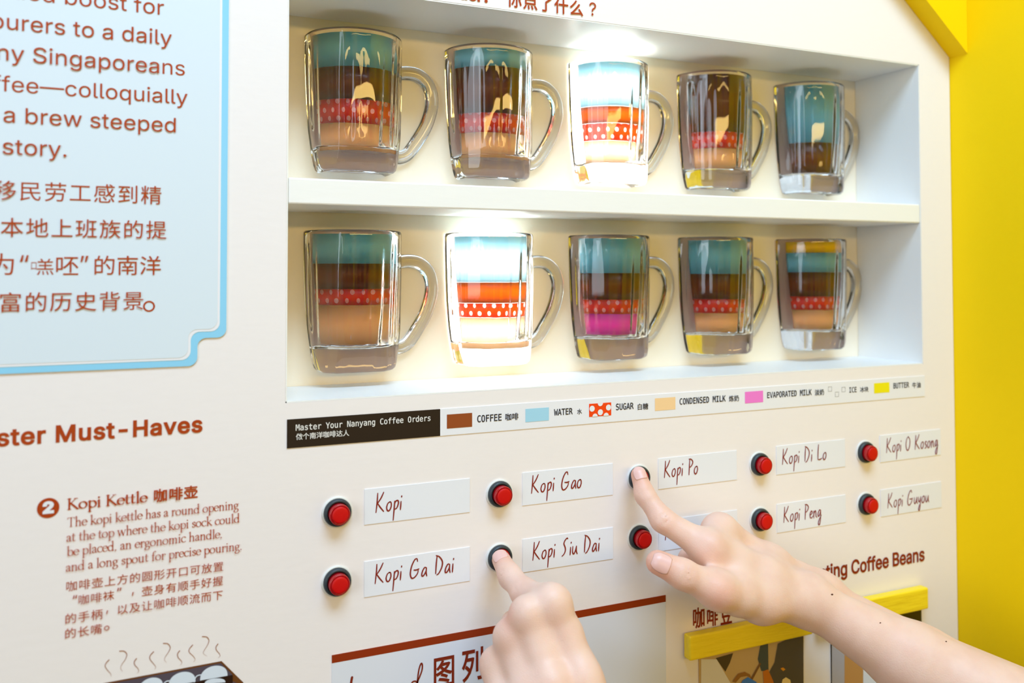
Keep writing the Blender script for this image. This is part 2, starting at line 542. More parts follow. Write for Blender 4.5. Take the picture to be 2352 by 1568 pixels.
def film_mesh(name, z0, z1):
    N = 40; V = []; F = []; uv = []
    lift = .0009
    for zz in (z0, (z0+z1)/2, z1):
        for i in range(N+1):
            mg = .24+.26*(1-zz/MH)**1.5; th = math.pi+mg+(math.pi-2*mg)*i/N
            for r in (inner(zz)-lift, inner(zz)-lift-.0003):
                V.append((r*math.cos(th), r*math.sin(th), zz)); uv.append((i/N*10, (zz-z0)/.0066))
    w = 2*(N+1)
    for l in range(2):
        for i in range(N):
            a_ = l*w+2*i; F.append((a_, a_+2, a_+2+w, a_+w)); F.append((a_+1, a_+1+w, a_+3+w, a_+3))
    for l in range(2):
        for a_ in (l*w, l*w+2*N): F.append((a_, a_+1, a_+1+w, a_+w))
    for i in range(N):
        a_ = 2*i; F.append((a_, a_+1, a_+3, a_+2)); a_ += 2*w; F.append((a_, a_+2, a_+3, a_+1))
    me = mesh(name, V, F, True)
    bm = bmesh.new(); bm.from_mesh(me); bmesh.ops.recalc_face_normals(bm, faces=bm.faces[:]); bm.to_mesh(me); bm.free()
    u = me.uv_layers.new(name='UVMap')
    for lp in me.loops: u.data[lp.index].uv = uv[lp.vertex_index]
    return me


body_me, handle_me = mug_mesh(), handle_mesh()
body_me.materials.append(glass); handle_me.materials.append(glass)
plate_poly = [(-rad(math.pi, z)+.0003, z) for z in np.linspace(.002, MH-.001, 14)]
plate_poly = plate_poly+[(-x, z) for x, z in plate_poly[::-1]]
W_, C_, S_, M_, E2, B_ = 'water_layer', 'coffee_layer', 'sugar_layer', 'condensed_milk_layer', 'evaporated_milk_layer', 'butter_layer'
MUGS = [  # column, row, layers from the top down: (layer, lower edge), label, lit
    (0, 0, [(W_, .0813), (C_, .0560), (S_, .0375), (M_, .0165)], 'glass mug of layered kopi at the left end of the upper shelf', 0),
    (1, 0, [(W_, .0927), (C_, .0540), (S_, .0377), (M_, .0170)], 'glass mug with a tall dark coffee band just left of the glowing upper mug', 0),
    (2, 0, [(W_, .0687), (C_, .0536), (S_, .0380), (M_, .0183)], 'brightly lit glass mug glowing in the middle of the upper shelf', 1),
    (3, 0, [(C_, .0537), (S_, .0381), (M_, .0188)], 'glass mug on the upper shelf filled with dark coffee right up to the rim', 0),
    (4, 0, [(W_, .0505), (C_, .0200)], 'glass mug with only teal over dark brown at the right end of the upper shelf', 0),
    (0, 1, [(W_, .0848), (C_, .0652), (S_, .0528), (M_, .0222)], 'glass mug with a tall tan band at the left end of the lower shelf', 0),
    (1, 1, [(W_, .0697), (C_, .0524), (S_, .0405), (M_, .0146)], 'brightly lit glass mug glowing on the lower shelf with orange and amber bands', 1),
    (2, 1, [(W_, .0771), (C_, .0537), (S_, .0411), (E2, .0227)], 'glass mug with a bright pink bottom band in the middle of the lower shelf', 0),
    (3, 1, [(W_, .0762), (C_, .0525), (S_, .0395), (M_, .0217)], 'glass mug on the lower shelf between the pink-banded mug and the yellow-topped mug', 0),
    (4, 1, [(B_, .0971), (W_, .0777), (C_, .0536), (S_, .0403), (M_, .0210)], 'glass mug with a yellow butter band at the rim, right end of the lower shelf', 0)]
for c, rw, layers, label, lit in MUGS:
    g = thing('glass_mug', (.0272+.0395+c*.1190, D-.0012, .1686 if rw == 0 else .0115), label, 'mug', 'glass kopi mugs on the wall shelf')
    link('glass_body', body_me, None, g); link('handle', handle_me, None, g)
    pm = prism('backing_plate', plate_poly, .0003, .0011)
    pl = link('backing_plate', pm, plate_on if lit else plate_off, g)
    if lit: pl['label'] = 'glowing white backing plate'
    top = MH-.0035
    for nm, low in layers:
        link(nm, film_mesh(nm, low+.00015, top), FILM[nm], g); top = low
    if lit:
        l = bpy.data.lights.new('mug_lamp', 'POINT'); l.energy = .05; l.shadow_soft_size = .006; l.color = (1, .97, .88)
        lo = bpy.data.objects.new('mug_lamp', l); COL.objects.link(lo); lo.parent = g; lo.location = (0, -.010, .075)


# ------------------------------------------------------------------ push buttons
def lathe(name, prof_, n=40):
    """profile of (radius, y) turned about the y axis"""
    V = []; F = []
    for i in range(n):
        a_ = 2*math.pi*i/n
        for r, y in prof_: V.append((r*math.cos(a_), y, r*math.sin(a_)))
    m_ = len(prof_)
    for i in range(n):
        for j in range(m_-1):
            F.append((i*m_+j, ((i+1) % n)*m_+j, ((i+1) % n)*m_+j+1, i*m_+j+1))
    me = mesh(name, V, F, True)
    bm = bmesh.new(); bm.from_mesh(me); bmesh.ops.remove_doubles(bm, verts=bm.verts[:], dist=1e-6)
    bmesh.ops.recalc_face_normals(bm, faces=bm.faces[:]); bm.to_mesh(me); bm.free()
    return me


washer_m = mat('white_washer', (232, 232, 228), .4, .5)
bezel_m = mat('dark_bezel_plastic', (44, 54, 60), .42, .5, bump=.25, bscale=900)
cap_m = mat('red_cap_plastic', (206, 4, 8), .5, .3, bump=.06, bscale=700)
collar_m = mat('red_collar_plastic', (170, 10, 24), .22, .5)
washer_me = lathe('washer', [(0, -.0001), (.0109, -.0001), (.0110, -.0006), (.0104, -.0009), (0, -.0009)])
bezel_me = lathe('bezel', [(0, -.0009), (.0098, -.0009), (.0099, -.0022), (.0096, -.0034), (.0088, -.0042), (.0080, -.0044), (.0076, -.0040), (.0074, -.0030), (0, -.0030)])
collar_me = lathe('collar', [(0, -.0031), (.0073, -.0031), (.0073, -.0088), (.0070, -.0093), (.0063, -.0095), (.0060, -.0092), (0, -.0092)])
cap_me = lathe('cap', [(0, -.0093), (.0059, -.0093), (.0059, -.0098), (.0056, -.0103), (.0045, -.0105), (.002, -.0106), (0, -.0106)])
for me_, m_ in ((washer_me, washer_m), (bezel_me, bezel_m), (collar_me, collar_m), (cap_me, cap_m)): me_.materials.append(m_)
BX, BDX, BZ = .0355, .12529, (-.0798, -.1282)
WORDS = [['Kopi', 'Kopi Gao', 'Kopi Po', 'Kopi Di Lo', 'Kopi O Kosong'], ['Kopi Ga Dai', 'Kopi Siu Dai', 'Kopi', 'Kopi Peng', 'Kopi Guyou']]
BUT_LABEL = {(2, 0): 'push button almost hidden under the right hand\'s fingertip, left of Kopi Po',
             (1, 1): 'red push button pressed in by the left hand\'s finger, left of Kopi Siu Dai',
             (2, 1): 'red push button right below the one the right hand presses, above its thumb'}
BPOS = {}
proto = None
for rw in (0, 1):
    for c in range(5):
        pressed = (c, rw) in ((2, 0), (1, 1))
        lab = BUT_LABEL.get((c, rw), 'round red push button in dark ring, left of the label %s' % WORDS[rw][c] if (c, rw) != (0, 0) else 'round red push button in dark ring, topmost of the leftmost two')
        g = thing('push_button', (BX+c*BDX, -.0001, BZ[rw]), lab, 'button', 'push buttons on the display wall')
        BPOS[(c, rw)] = (BX+c*BDX, BZ[rw])
        for nm, me_ in (('washer', washer_me), ('bezel', bezel_me), ('collar', collar_me), ('cap', cap_me)):
            o = link(nm, me_, None, g)
            if pressed and nm in ('collar', 'cap'): o.location = (0, .0045, 0)

# ------------------------------------------------------------------ handwritten drink labels
# single-stroke handwriting; x-height 1, capitals about 2
HW = {'K': (1.55, [[(.25, 2.05), (.18, 1.2), (.0, 0)], [(1.15, 2.1), (.75, 1.5), (.22, .95)], [(.22, .98), (.65, .5), (1.15, .02)]]),
      'o': (1.0, [[(.62, 1.0), (.25, .85), (.05, .4), (.2, .05), (.5, .08), (.75, .5), (.72, .9), (.5, 1.0)]]),
      'p': (1.0, [[(.28, 1.0), (.2, .2), (.05, -1.05)], [(.2, .5), (.4, .95), (.75, 1.05), (.85, .75), (.6, .25), (.2, .1)]]),
      'i': (.5, [[(.25, .9), (.2, .4), (.15, .0)], [(.36, 1.5), (.33, 1.38)]]),
      'G': (1.75, [[(1.2, 1.75), (1.1, 2.05), (.75, 1.95), (.3, 1.3), (.1, .5), (.3, .0), (.75, .05), (1.2, .45), (1.3, .85)], [(.65, .85), (1.0, .82), (1.4, .9)]]),
      'a': (1.05, [[(.8, .9), (.5, .95), (.15, .5), (.1, .1), (.35, .08), (.7, .5), (.8, .88)], [(.8, .9), (.75, .4), (.85, .0)]]),
      'D': (1.5, [[(.32, 1.95), (.2, 1.1), (.12, .1)], [(.2, 2.1), (.7, 1.9), (1.15, 1.35), (1.05, .7), (.6, .1), (.3, -.05)]]),
      'S': (1.35, [[(1.1, 1.95), (.95, 2.05), (.55, 1.75), (.4, 1.4), (.6, 1.0), (.65, .6), (.4, .2), (.05, -.02)]]),
      'u': (1.1, [[(.15, .95), (.1, .3), (.3, .05), (.6, .4), (.8, .95)], [(.8, .95), (.78, .35), (.95, .02)]]),
      'P': (1.2, [[(.3, 1.9), (.2, .9), (.1, .0)], [(.15, 2.0), (.6, 1.95), (.95, 1.6), (.7, 1.15), (.25, .9)]]),
      'L': (1.35, [[(.35, 2.15), (.2, 1.2), (.15, .15)], [(.15, .15), (.6, .1), (1.1, .25)]]),
      'e': (.95, [[(.15, .5), (.55, .6), (.7, .85), (.45, 1.0), (.15, .6), (.2, .15), (.5, .05), (.85, .3)]]),
      'n': (1.05, [[(.15, .95), (.12, .0)], [(.12, .5), (.45, .95), (.65, .8), (.7, .2), (.9, .05)]]),
      'g': (1.05, [[(.8, .9), (.5, 1.0), (.15, .55), (.2, .15), (.5, .3), (.8, .9)], [(.82, .95), (.75, -.2), (.5, -1.0), (.2, -.9), (.35, -.4), (.95, .25)]]),
      'O': (1.5, [[(.75, 2.0), (.3, 1.6), (.1, .8), (.3, .1), (.7, .05), (1.1, .7), (1.15, 1.5), (.75, 2.0)]]),
      's': (.8, [[(.65, .9), (.4, 1.0), (.25, .7), (.5, .4), (.45, .1), (.1, .0)]]),
      'y': (1.0, [[(.1, .95), (.15, .4), (.4, .25), (.75, .9)], [(.78, .95), (.6, -.2), (.35, -1.0), (.1, -.8), (.4, -.2)]]),
      'd': (1.1, [[(.65, .8), (.35, .95), (.08, .45), (.2, .05), (.5, .2), (.75, .8), (1.0, 2.0), (1.1, 2.5), (.95, 2.6), (.75, 1.6), (.72, .4), (.95, .05)]]),
      ' ': (1.05, [])}


def handwrite(ink, text, x0, x1, z, xh, w):
    adv = 0; st = []
    for ch in text:
        a_, ss = HW[ch]
        for q in ss: st.append(np.array(catmull(q, 5))+np.array([adv, 0]))
        adv += a_
    allp = np.concatenate(st); L, Rr = allp[:, 0].min(), allp[:, 0].max(); sx = (x1-x0)/(Rr-L)
    for k, q in enumerate(st):
        n = len(q); ws = [w*(.75+.35*math.sin(math.pi*min(1, (i+.6)/n))) for i in range(n)]
        ink.ribbon([((p[0]-L)*sx+x0, p[1]*xh+z) for p in q], ws)


LX0, LDX, LW, LZ, LH = .05528, .12515, .08119, (-.0659, -.1172), .02517
HWPX = {(0, 0): (863, 922, 1176), (0, 1): (861, 1041, 1339), (1, 0): (1220, 1334, 1132), (1, 1): (1223, 1376, 1286), (2, 0): (1525, 1601, 1096),
        (2, 1): (1527, 1582, 1239), (3, 0): (1796, 1896, 1066), (3, 1): (1799, 1885, 1199), (4, 0): (2035, 2153, 1039), (4, 1): (2038, 2132, 1166)}
TILT = {(0, 0): .0, (0, 1): .1, (1, 0): .0, (1, 1): -.2, (2, 0): .1, (2, 1): .1, (3, 0): 0, (3, 1): .1, (4, 0): .25, (4, 1): .1}
for rw in (0, 1):
    for c in range(5):
        x0 = LX0+c*LDX; z1 = LZ[rw]
        w = WORDS[rw][c]
        lab = ('white paper strip reading %s, handwritten in red-brown ink' % w) if (c, rw) != (2, 1) else 'white paper strip half hidden behind the right hand, below Kopi Po'
        if (c, rw) == (0, 0): lab = 'white paper strip reading only Kopi, topmost of the leftmost column'
        g = thing('drink_label', (x0+LW/2, 0, z1-LH/2), lab, 'label', 'handwritten drink labels')
        link('paper', boxmesh('paper', -LW/2, LW/2, -.00055, -.00005, -LH/2, LH/2), paper, g)
        uL, uR, v = HWPX[(c, rw)]
        ink = Ink(); P0 = at(uL, v); P1 = at(uR, v)
        handwrite(ink, w, P0[0], P1[0], P0[2], .0066, .00095)
        ink.v = [(a_-x0-LW/2, b_, c_-(z1-LH/2)) for a_, b_, c_ in ink.v]
        ink.build('handwriting', penred, -.0007, g)['label'] = 'red-brown handwriting'
        g.rotation_euler = (0, R(-TILT[(c, rw)]), 0)

# ------------------------------------------------------------------ ingredient key strip
ink_c = {k: mat('key_'+k, v, .5, .3) for k, v in dict(coffee=(152, 76, 34), water=(168, 218, 242), sugar=(248, 72, 10), milk=(250, 212, 160), evaporated=(246, 128, 216), butter=(246, 232, 24)).items()}
zt, zb = at(1010, 939)[2], at(1010, 1000.5)[2]
xa, xb, xc = at(659, 990)[0], at(1010.5, 970)[0], at(2123, 880)[0]
strip = thing('ingredient_key_strip', ((xa+xc)/2, 0, (zt+zb)/2), 'long printed strip under the shelf with black title and coloured ingredient swatches', 'sign')
WO = Vector((0, 0, ZB))


def put(o, parent): o.parent = parent; o.location = WO-Vector(parent.location); return o


put(link('title_panel', boxmesh('title_panel', xa, xb, -.0006, -.00005, zb, zt), black), strip)
put(link('key_panel', boxmesh('key_panel', xb, xc, -.0006, -.00005, zb, zt), white), strip)
ink = Ink(); line(ink, 'Master Your Nanyang Coffee Orders', 'mono', 679, 987.3, 965.4, 1.12, bold=.012)
line(ink, '做个南洋咖啡达人', None, 679, 801, 1000, 1.0, bottom=True, bold=.012)
put(ink.build('title_lettering', mat('white_ink', (235, 232, 228), .5, .3), -.0008), strip)
INK2 = mat('dark_ink', (44, 44, 52), .5, .3)
for nm_, t_, uL, uR, v, t2, uL2, uR2, v2 in (('coffee', 'COFFEE', 1095.6, 1150.8, 964.8, '咖啡', 1160, 1189.5, 963), ('water', 'WATER', 1271.8, 1313.9, 950.2, '水', 1324.5, 1335.4, 950),
        ('sugar', 'SUGAR', 1414, 1453.9, 938, '白糖', 1463.8, 1487.5, 939), ('condensed_milk', 'CONDENSED MILK', 1560, 1665, 920.6, '炼奶', 1673, 1695.4, 920),
        ('evaporated_milk', 'EVAPORATED MILK', 1761, 1862.5, 906, '淡奶', 1869.8, 1890.7, 906), ('ice', 'ICE', 1949.5, 1966, 899.8, '冰块', 1974, 1993, 899), ('butter', 'BUTTER', 2050.8, 2086.3, 889, '牛油', 2094, 2113, 889.5)):
    ink = Ink(); line(ink, t_, 'mono', uL, uR, v, 1.2, bold=.014); line(ink, t2, None, uL2, uR2, v2, 1.0, bottom=True, bold=.012)
    put(ink.build(nm_+'_lettering', INK2, -.0008), strip)
for k in ((1905, 893), (1921, 905), (1936, 894)):                   # three little ice cubes in outline
    ink = Ink(); q = at(*k); h_ = .0021
    for a_, b_ in (((-h_, -h_), (h_, -h_)), ((h_, -h_), (h_, h_)), ((h_, h_), (-h_, h_)), ((-h_, h_), (-h_, -h_))):
        ink.ribbon([(q[0]+a_[0], q[2]+a_[1]), (q[0]+b_[0], q[2]+b_[1])], [.0002, .0002])
    put(ink.build('ice_cube_outline', INK2, -.0008), strip)
for nm, (uL, uR, v0, v1) in dict(coffee=(1025.7, 1083.5, 951.5, 983.7), water=(1206, 1259.7, 938.7, 969), sugar=(1351.9, 1402.7, 927, 957), milk=(1503, 1550, 914.4, 943), evaporated=(1709.7, 1751.4, 899.5, 926), butter=(2006, 2041.3, 879.7, 903)).items():
    a_, b_, c_ = at(uL, v0), at(uL, v1), at(uR, v0)
    k = Ink(); x0, x1, z0, z1 = a_[0], c_[0], b_[2], a_[2]
    nice = {'coffee': 'coffee_swatch', 'water': 'water_swatch', 'sugar': 'sugar_swatch', 'milk': 'condensed_milk_swatch', 'evaporated': 'evaporated_milk_swatch', 'butter': 'butter_swatch'}[nm]
    k.poly([(x0, z0), (x1, z0), (x1, z1), (x0, z1)])
    sw = put(k.build(nice, ink_c[nm], -.0008), strip)
    if nm == 'sugar':
        d_ = Ink(); r_ = .0024

        def disc(cx_, cz_, a0=0, a1=2*math.pi):
            d_.poly([(cx_+r_*math.cos(a0+(a1-a0)*i/18), cz_+r_*math.sin(a0+(a1-a0)*i/18)) for i in range(19 if a1-a0 < 6 else 18)])
        w_, h_ = x1-x0, z1-z0
        disc(x0+.13*w_, z0+.62*h_); disc(x0+.87*w_, z0+.62*h_); disc(x0+.5*w_, z0+.30*h_)
        disc(x0+.5*w_, z1, math.pi, 2*math.pi); disc(x0+.26*w_, z0, 0, math.pi); disc(x0+.76*w_, z0, 0, math.pi)
        o = d_.build('sugar_dots', white, -.0010); o.parent = sw; o.location = (0, 0, 0)

# ------------------------------------------------------------------ blue-bordered board with the introduction
def notched(x1, z0, x0, z1, n, r):
    """board outline with a stepped, rounded lower right corner"""
    P = [(x0, z1), (x0, z0)]
    def arc(cx_, cz_, a0, a1): P.extend((cx_+r*math.cos(R(a0+(a1-a0)*i/8)), cz_+r*math.sin(R(a0+(a1-a0)*i/8))) for i in range(9))
    arc(x1-n-r, z0+r, -90, 0); arc(x1-n+r, z0+n-r, 180, 90); arc(x1-r, z0+n+r, -90, 0)
    P.append((x1, z1)); return P


bx, bz = at(523, 300)[0], at(300, 846)[2]
nn_ = at(523, 780)[0]-at(457, 800)[0]
bw = at(523, 400)[0]-at(508, 400)[0]
board = thing('information_board', (bx-.2, 0, .15), 'pale blue board with bright blue border and brown text, left of the shelf', 'sign')
put(link('border', prism('border', notched(bx, bz, -.60, .42, nn_, .0058), -.0010, -.00005), mat('blue_border', (146, 214, 248), .5, .3)), board)
put(link('white_line', prism('white_line', notched(bx-bw, bz+bw, -.60, .42, nn_, .0058), -.0012, -.00095), white), board)
put(link('face', prism('face', notched(bx-bw-.0016, bz+bw+.0016, -.60, .42, nn_, .0058), -.0014, -.00115), mat('pale_blue_print', (222, 234, 244), .5, .3)), board)
ink = Ink(); HS = .95
line(ink, 'needed boost for', 'sans', 149, 376, 36, HS, sub='boost for')
line(ink, 'ourers to a daily', 'sans', 167.5, 394, 102.4, HS, uv=362, sub='to a daily')
line(ink, 'ny Singaporeans', 'sans', 75.8, 424, 174, HS, uv=415, sub='Singaporeans')
line(ink, 'ffee—colloquially', 'sans', 149.6, 430, 238.5, HS, uv=397, sub='colloquially')
line(ink, 'a brew steeped', 'sans', 7.9, 403, 305, HS)
line(ink, 'story.', 'sans', 6.2, 153, 358.5, HS, uv=97)
HC = .98
line(ink, '移民劳工感到精', None, 46, 370, 470, HC, bottom=True, spacing=1.1, sub='民劳工感到精')
line(ink, '本地上班族的提', None, 1.6, 381.7, 549, HC, bottom=True, spacing=1.1)
zc = at(369, 631)[2]
line(ink, '为', None, -22, 32, 631, HC, bottom=True, spacing=1.1)
for t_, uL, uR in (('口', 72, 84), ('羔', 85, 123), ('呸', 129, 180), ('的南洋', 217, 369)):
    line(ink, t_, None, uL, uR, 631-(12 if t_ == '口' else 0), HC*(1.55 if t_ == '口' else 1.12 if t_ == '羔' else 1), bottom=True)
zq = at(123, 601)[2]
for uL, uR, t_ in ((46, 66, '“'), (185, 203, '”')): put_text(ink, t_, 'sans', at(uL, 600)[0], at(uR, 600)[0], zq, 1, bottom=True)
line(ink, '富的历史背景', None, 0, 328.4, 711, HC, bottom=True, spacing=1.1)
q = at(342, 703); ink.ribbon([(q[0]+.0031*math.cos(t), q[2]+.0031*math.sin(t)) for t in np.linspace(0, 6.3, 20)], [.0011]*20)
put(ink.build('lettering', brown, -.0016), board)

# ------------------------------------------------------------------ lettering on the wall
ink = Ink(); line(ink, 'ster Must-Haves', 'sans', 130, 463, 990.4, .97, sub='Must-Haves', bold=.024, spacing=1.06)
tag(ink.build('wall_lettering', brown, -.0003), 'bold brown wall lettering ending in Must-Haves', 'lettering')
ink = Ink(); line(ink, 'What did you order?', 'sans', 1076, 1124, 6, 1.0, sub='er?', bold=.026)
line(ink, '你点了什么', None, 1164, 1338, 38, 1.0, bottom=True, bold=.014, spacing=1.08)
line(ink, '?', 'sans', 1353, 1368, 37, 1.0, bottom=True, bold=.0)
tag(ink.build('wall_lettering', brown, -.0003), 'brown question lettering above the shelf ending in a question mark', 'lettering')
ink = Ink(); line(ink, 'Roasting Coffee Beans', 'sans', 1955.6, 2122, 1286, 1.12, sub='Coffee Beans', bold=.02)
tag(ink.build('wall_lettering', dbrown, -.0003), 'bold brown wall lettering Roasting Coffee Beans, partly behind the right forearm', 'lettering')
ink = Ink(); line(ink, '咖', None, 1592, 1617.4, 1438, 1.35, bottom=True, bold=.02); line(ink, '啡', None, 1624, 1648, 1434, 1.35, bottom=True, bold=.02); line(ink, '豆', None, 1655, 1680, 1429, 1.35, bottom=True, bold=.02)
tag(ink.build('wall_lettering', dbrown, -.0003), 'bold condensed brown Chinese characters above the lower yellow bar', 'lettering')

# serif text: strokes drawn with a broad nib; x-height 1
def ell(cx_, cz_, rx, rz, a0, a1, n=16): return [(cx_+rx*math.cos(R(a0+(a1-a0)*i/n)), cz_+rz*math.sin(R(a0+(a1-a0)*i/n))) for i in range(n+1)]


def sf(x, z, l=.17, r=.17): return ('t', [(x-l, z), (x+r, z)])


AS = 1.72
flag = lambda x, z: ('t', [(x-.2, z-.1), (x, z+.02)])
SERIF = {
 'o': (1.02, [('n', ell(.48, .5, .42, .5, 0, 360))]),
 'c': (.86, [('n', ell(.5, .5, .42, .5, 45, 315))]),
 'e': (.88, [('n', ell(.46, .5, .4, .5, 8, 320)), ('t', [(.08, .57), (.84, .57)])]),
 'a': (.84, [('n', catmull([(.12, .76), (.2, .95), (.42, 1.0), (.58, .8), (.6, .5), (.6, .2), (.68, .03), (.84, .08)])), ('n', catmull([(.6, .6), (.3, .48), (.1, .25), (.22, .02), (.42, .05), (.6, .25)]))]),
 'n': (1.12, [('n', [(.25, 1), (.25, 0)]), flag(.25, 1), sf(.25, 0), ('n', catmull([(.25, .72), (.45, .97), (.7, .96), (.83, .7), (.83, 0)])), sf(.83, 0)]),
 'm': (1.66, [('n', [(.25, 1), (.25, 0)]), flag(.25, 1), sf(.25, 0), ('n', catmull([(.25, .72), (.45, .97), (.68, .96), (.8, .7), (.8, 0)])), sf(.8, 0), ('n', catmull([(.8, .72), (1., .97), (1.22, .96), (1.36, .7), (1.36, 0)])), sf(1.36, 0)]),
 'h': (1.12, [('n', [(.25, AS), (.25, 0)]), flag(.25, AS), sf(.25, 0), ('n', catmull([(.25, .72), (.45, .97), (.7, .96), (.83, .7), (.83, 0)])), sf(.83, 0)]),
 'u': (1.12, [('n', catmull([(.25, 1), (.25, .3), (.38, .03), (.62, .04), (.83, .28)])), flag(.25, 1), ('n', [(.83, 1), (.83, 0)]), flag(.83, 1), ('t', [(.83, .02), (1.02, .06)])]),
 'r': (.76, [('n', [(.25, 1), (.25, 0)]), flag(.25, 1), sf(.25, 0), ('n', catmull([(.25, .7), (.42, .95), (.58, 1.), (.7, .88)]))]),
 'i': (.52, [('n', [(.26, 1), (.26, 0)]), flag(.26, 1), sf(.26, 0), ('d', (.24, 1.45))]),
 'l': (.52, [('n', [(.26, AS), (.26, 0)]), flag(.26, AS), sf(.26, 0)]),
 't': (.66, [('n', catmull([(.28, 1.32), (.27, .7), (.28, .2), (.42, .02), (.62, .12)])), ('t', [(.05, .97), (.58, .97)])]),
 'f': (.66, [('n', catmull([(.72, 1.62), (.55, 1.72), (.34, 1.5), (.28, 1.), (.28, 0)])), ('t', [(.05, .97), (.6, .97)]), sf(.28, 0)]),
 'd': (1.1, [('n', ell(.45, .5, .38, .5, 20, 340)), ('n', [(.83, AS), (.83, 0)]), flag(.83, AS), ('t', [(.83, .02), (1.02, .06)])]),
 'b': (1.06, [('n', [(.22, AS), (.22, .1)]), flag(.22, AS), ('n', ell(.57, .5, .4, .5, -160, 160))]),
 'p': (1.06, [('n', [(.24, 1), (.24, -.62)]), flag(.24, 1), sf(.24, -.62), ('n', ell(.57, .5, .4, .5, -155, 155))]),
 'g': (.94, [('n', ell(.42, .68, .3, .32, 0, 360)), ('n', catmull([(.25, .4), (.15, .2), (.35, .07), (.7, .02), (.82, -.25), (.6, -.55), (.25, -.58), (.06, -.38), (.2, -.12), (.45, .05)])), ('t', [(.66, .85), (.92, .98)])]),
 'k': (1.06, [('n', [(.25, AS), (.25, 0)]), flag(.25, AS), sf(.25, 0), ('t', [(.25, .45), (.78, .98)]), sf(.8, .98, .14, .14), ('n', [(.42, .6), (.95, .02)]), sf(.95, 0, .1, .14)]),
 's': (.74, [('n', catmull([(.6, .8), (.5, .98), (.28, .96), (.16, .75), (.35, .55), (.58, .38), (.56, .1), (.34, .01), (.12, .18)]))]),
 'w': (1.42, [('n', [(.12, 1), (.42, 0)]), ('t', [(.42, 0), (.7, .95)]), ('n', [(.7, .95), (1., 0)]), ('t', [(1., 0), (1.32, 1)]), sf(.12, 1), sf(.68, 1, .1, .1), sf(1.3, 1, .12, .12)]),
 'T': (1.24, [('n', [(.62, 1.6), (.62, 0)]), ('t', [(.06, 1.6), (1.18, 1.6)]), ('t', [(.07, 1.6), (.04, 1.3)]), ('t', [(1.17, 1.6), (1.2, 1.3)]), sf(.62, 0, .22, .22)]),
 'K': (1.36, [('n', [(.28, 1.6), (.28, 0)]), sf(.28, 1.6, .2, .2), sf(.28, 0, .2, .2), ('t', [(.3, .72), (1., 1.58)]), sf(1.02, 1.6, .18, .2), ('n', [(.45, .92), (1.2, .02)]), sf(1.22, 0, .14, .18)]),
 ',': (.46, [('d', (.2, .06)), ('t', [(.24, .04), (.12, -.24)])]), '.': (.46, [('d', (.2, .07))]), ' ': (.50, [])}


def serif(ink, text, x0, x1, z, xh, heavy=1.0):
    adv = 0; st = []
    for ch in text:
        a_, ss = SERIF[ch]
        for k, q in ss:
            if k == 'd': st.append((k, np.array([[q[0]+adv-.001, q[1]], [q[0]+adv+.001, q[1]]])))
            else: st.append((k, np.array(q, float)+np.array([adv, 0])))
        adv += a_
    allp = np.concatenate([q for k, q in st]); L, Rr = allp[:, 0].min(), allp[:, 0].max(); sx = (x1-x0)/(Rr-L)
    for k, q in st:
        if k == 'd': ws = [.23*xh*heavy**.5]*2
        elif k == 't': ws = [.075*xh*heavy**.5]*len(q)
        else:
            t_ = np.gradient(q, axis=0); an = np.arctan2(t_[:, 1], t_[:, 0])
            ws = [xh*(.075*heavy**.5+.115*heavy*abs(math.sin(b_-R(18)))**1.5) for b_ in an]
        ink.ribbon([((p[0]-L)*sx+x0, p[1]*xh+z) for p in q], ws)


ink = Ink()
c_ = at(110.7, 1166); rb_ = .5*(at(136.5, 1166)[0]-at(85, 1166)[0]); rv_ = .5*(at(111, 1143.5)[2]-at(111, 1189)[2])
ink.poly([(c_[0]+rb_*math.cos(t), c_[2]+rb_*math.sin(t)) for t in np.linspace(0, 2*math.pi, 40, endpoint=False)])
badge = thing('number_badge', (c_[0], 0, c_[2]), 'round brown badge with a white 2, left of the Kopi Kettle heading', 'badge')
put(ink.build('disc', brown, -.0003), badge)
ink = Ink(); line(ink, '2', 'sans', 101, 121, 1175.5, .85, bold=.05); put(ink.build('numeral', white, -.0006), badge)
ink = Ink()
p_, q_ = at(155, 1170), at(337.5, 1151)
serif(ink, 'Kopi Kettle', p_[0], q_[0], (p_[2]+q_[2])/2, .0041, 1.6)
line(ink, '咖啡壶', None, 354, 453, 1142.7, 1.0, bottom=True, bold=.022, spacing=1.1)
tag(ink.build('wall_lettering', brown, -.0003), 'brown heading Kopi Kettle with bold Chinese characters, beside the badge', 'lettering')
ink = Ink()
for t_, uL, uR, v in (('The kopi kettle has a round opening', 155, 547.7, 1168.5), ('at the top where the kopi sock could', 153.8, 549.6, 1199.5),
                      ('be placed, an ergonomic handle,', 153.8, 508, 1235), ('and a long spout for precise pouring.', 152.6, 553, 1262.5)):
    zz = at(uR-10, v)[2]; serif(ink, t_, at(uL, v+40)[0], at(uR, v)[0], zz, .0035, .9)
tag(ink.build('wall_lettering', brown, -.0003), 'four lines of thin brown serif text below the Kopi Kettle heading', 'lettering')
ink = Ink(); HK = .98
line(ink, '咖啡壶上方的圆形开口可放置', None, 152.6, 512.3, 1310, HK, bottom=True, spacing=1.1)
line(ink, '咖啡袜', None, 180.7, 262, 1376.5, HK, bottom=True, spacing=1.1); line(ink, '壶身有顺手好握', None, 326, 511.8, 1343, HK, bottom=True, spacing=1.1)
for u, v, t_ in ((167, 1374, '“'), (269, 1357, '”')): put_text(ink, t_, 'sans', at(u, v)[0], at(u+10, v)[0], at(u, v)[2], 1, bottom=True)
line(ink, '的手柄', None, 150.4, 235, 1420, HK, bottom=True, spacing=1.1); line(ink, '以及让咖啡顺流而下', None, 270.5, 511, 1375.5, HK, bottom=True, spacing=1.1)
line(ink, '的长嘴', None, 149.8, 234, 1453.5, HK, bottom=True, spacing=1.1)
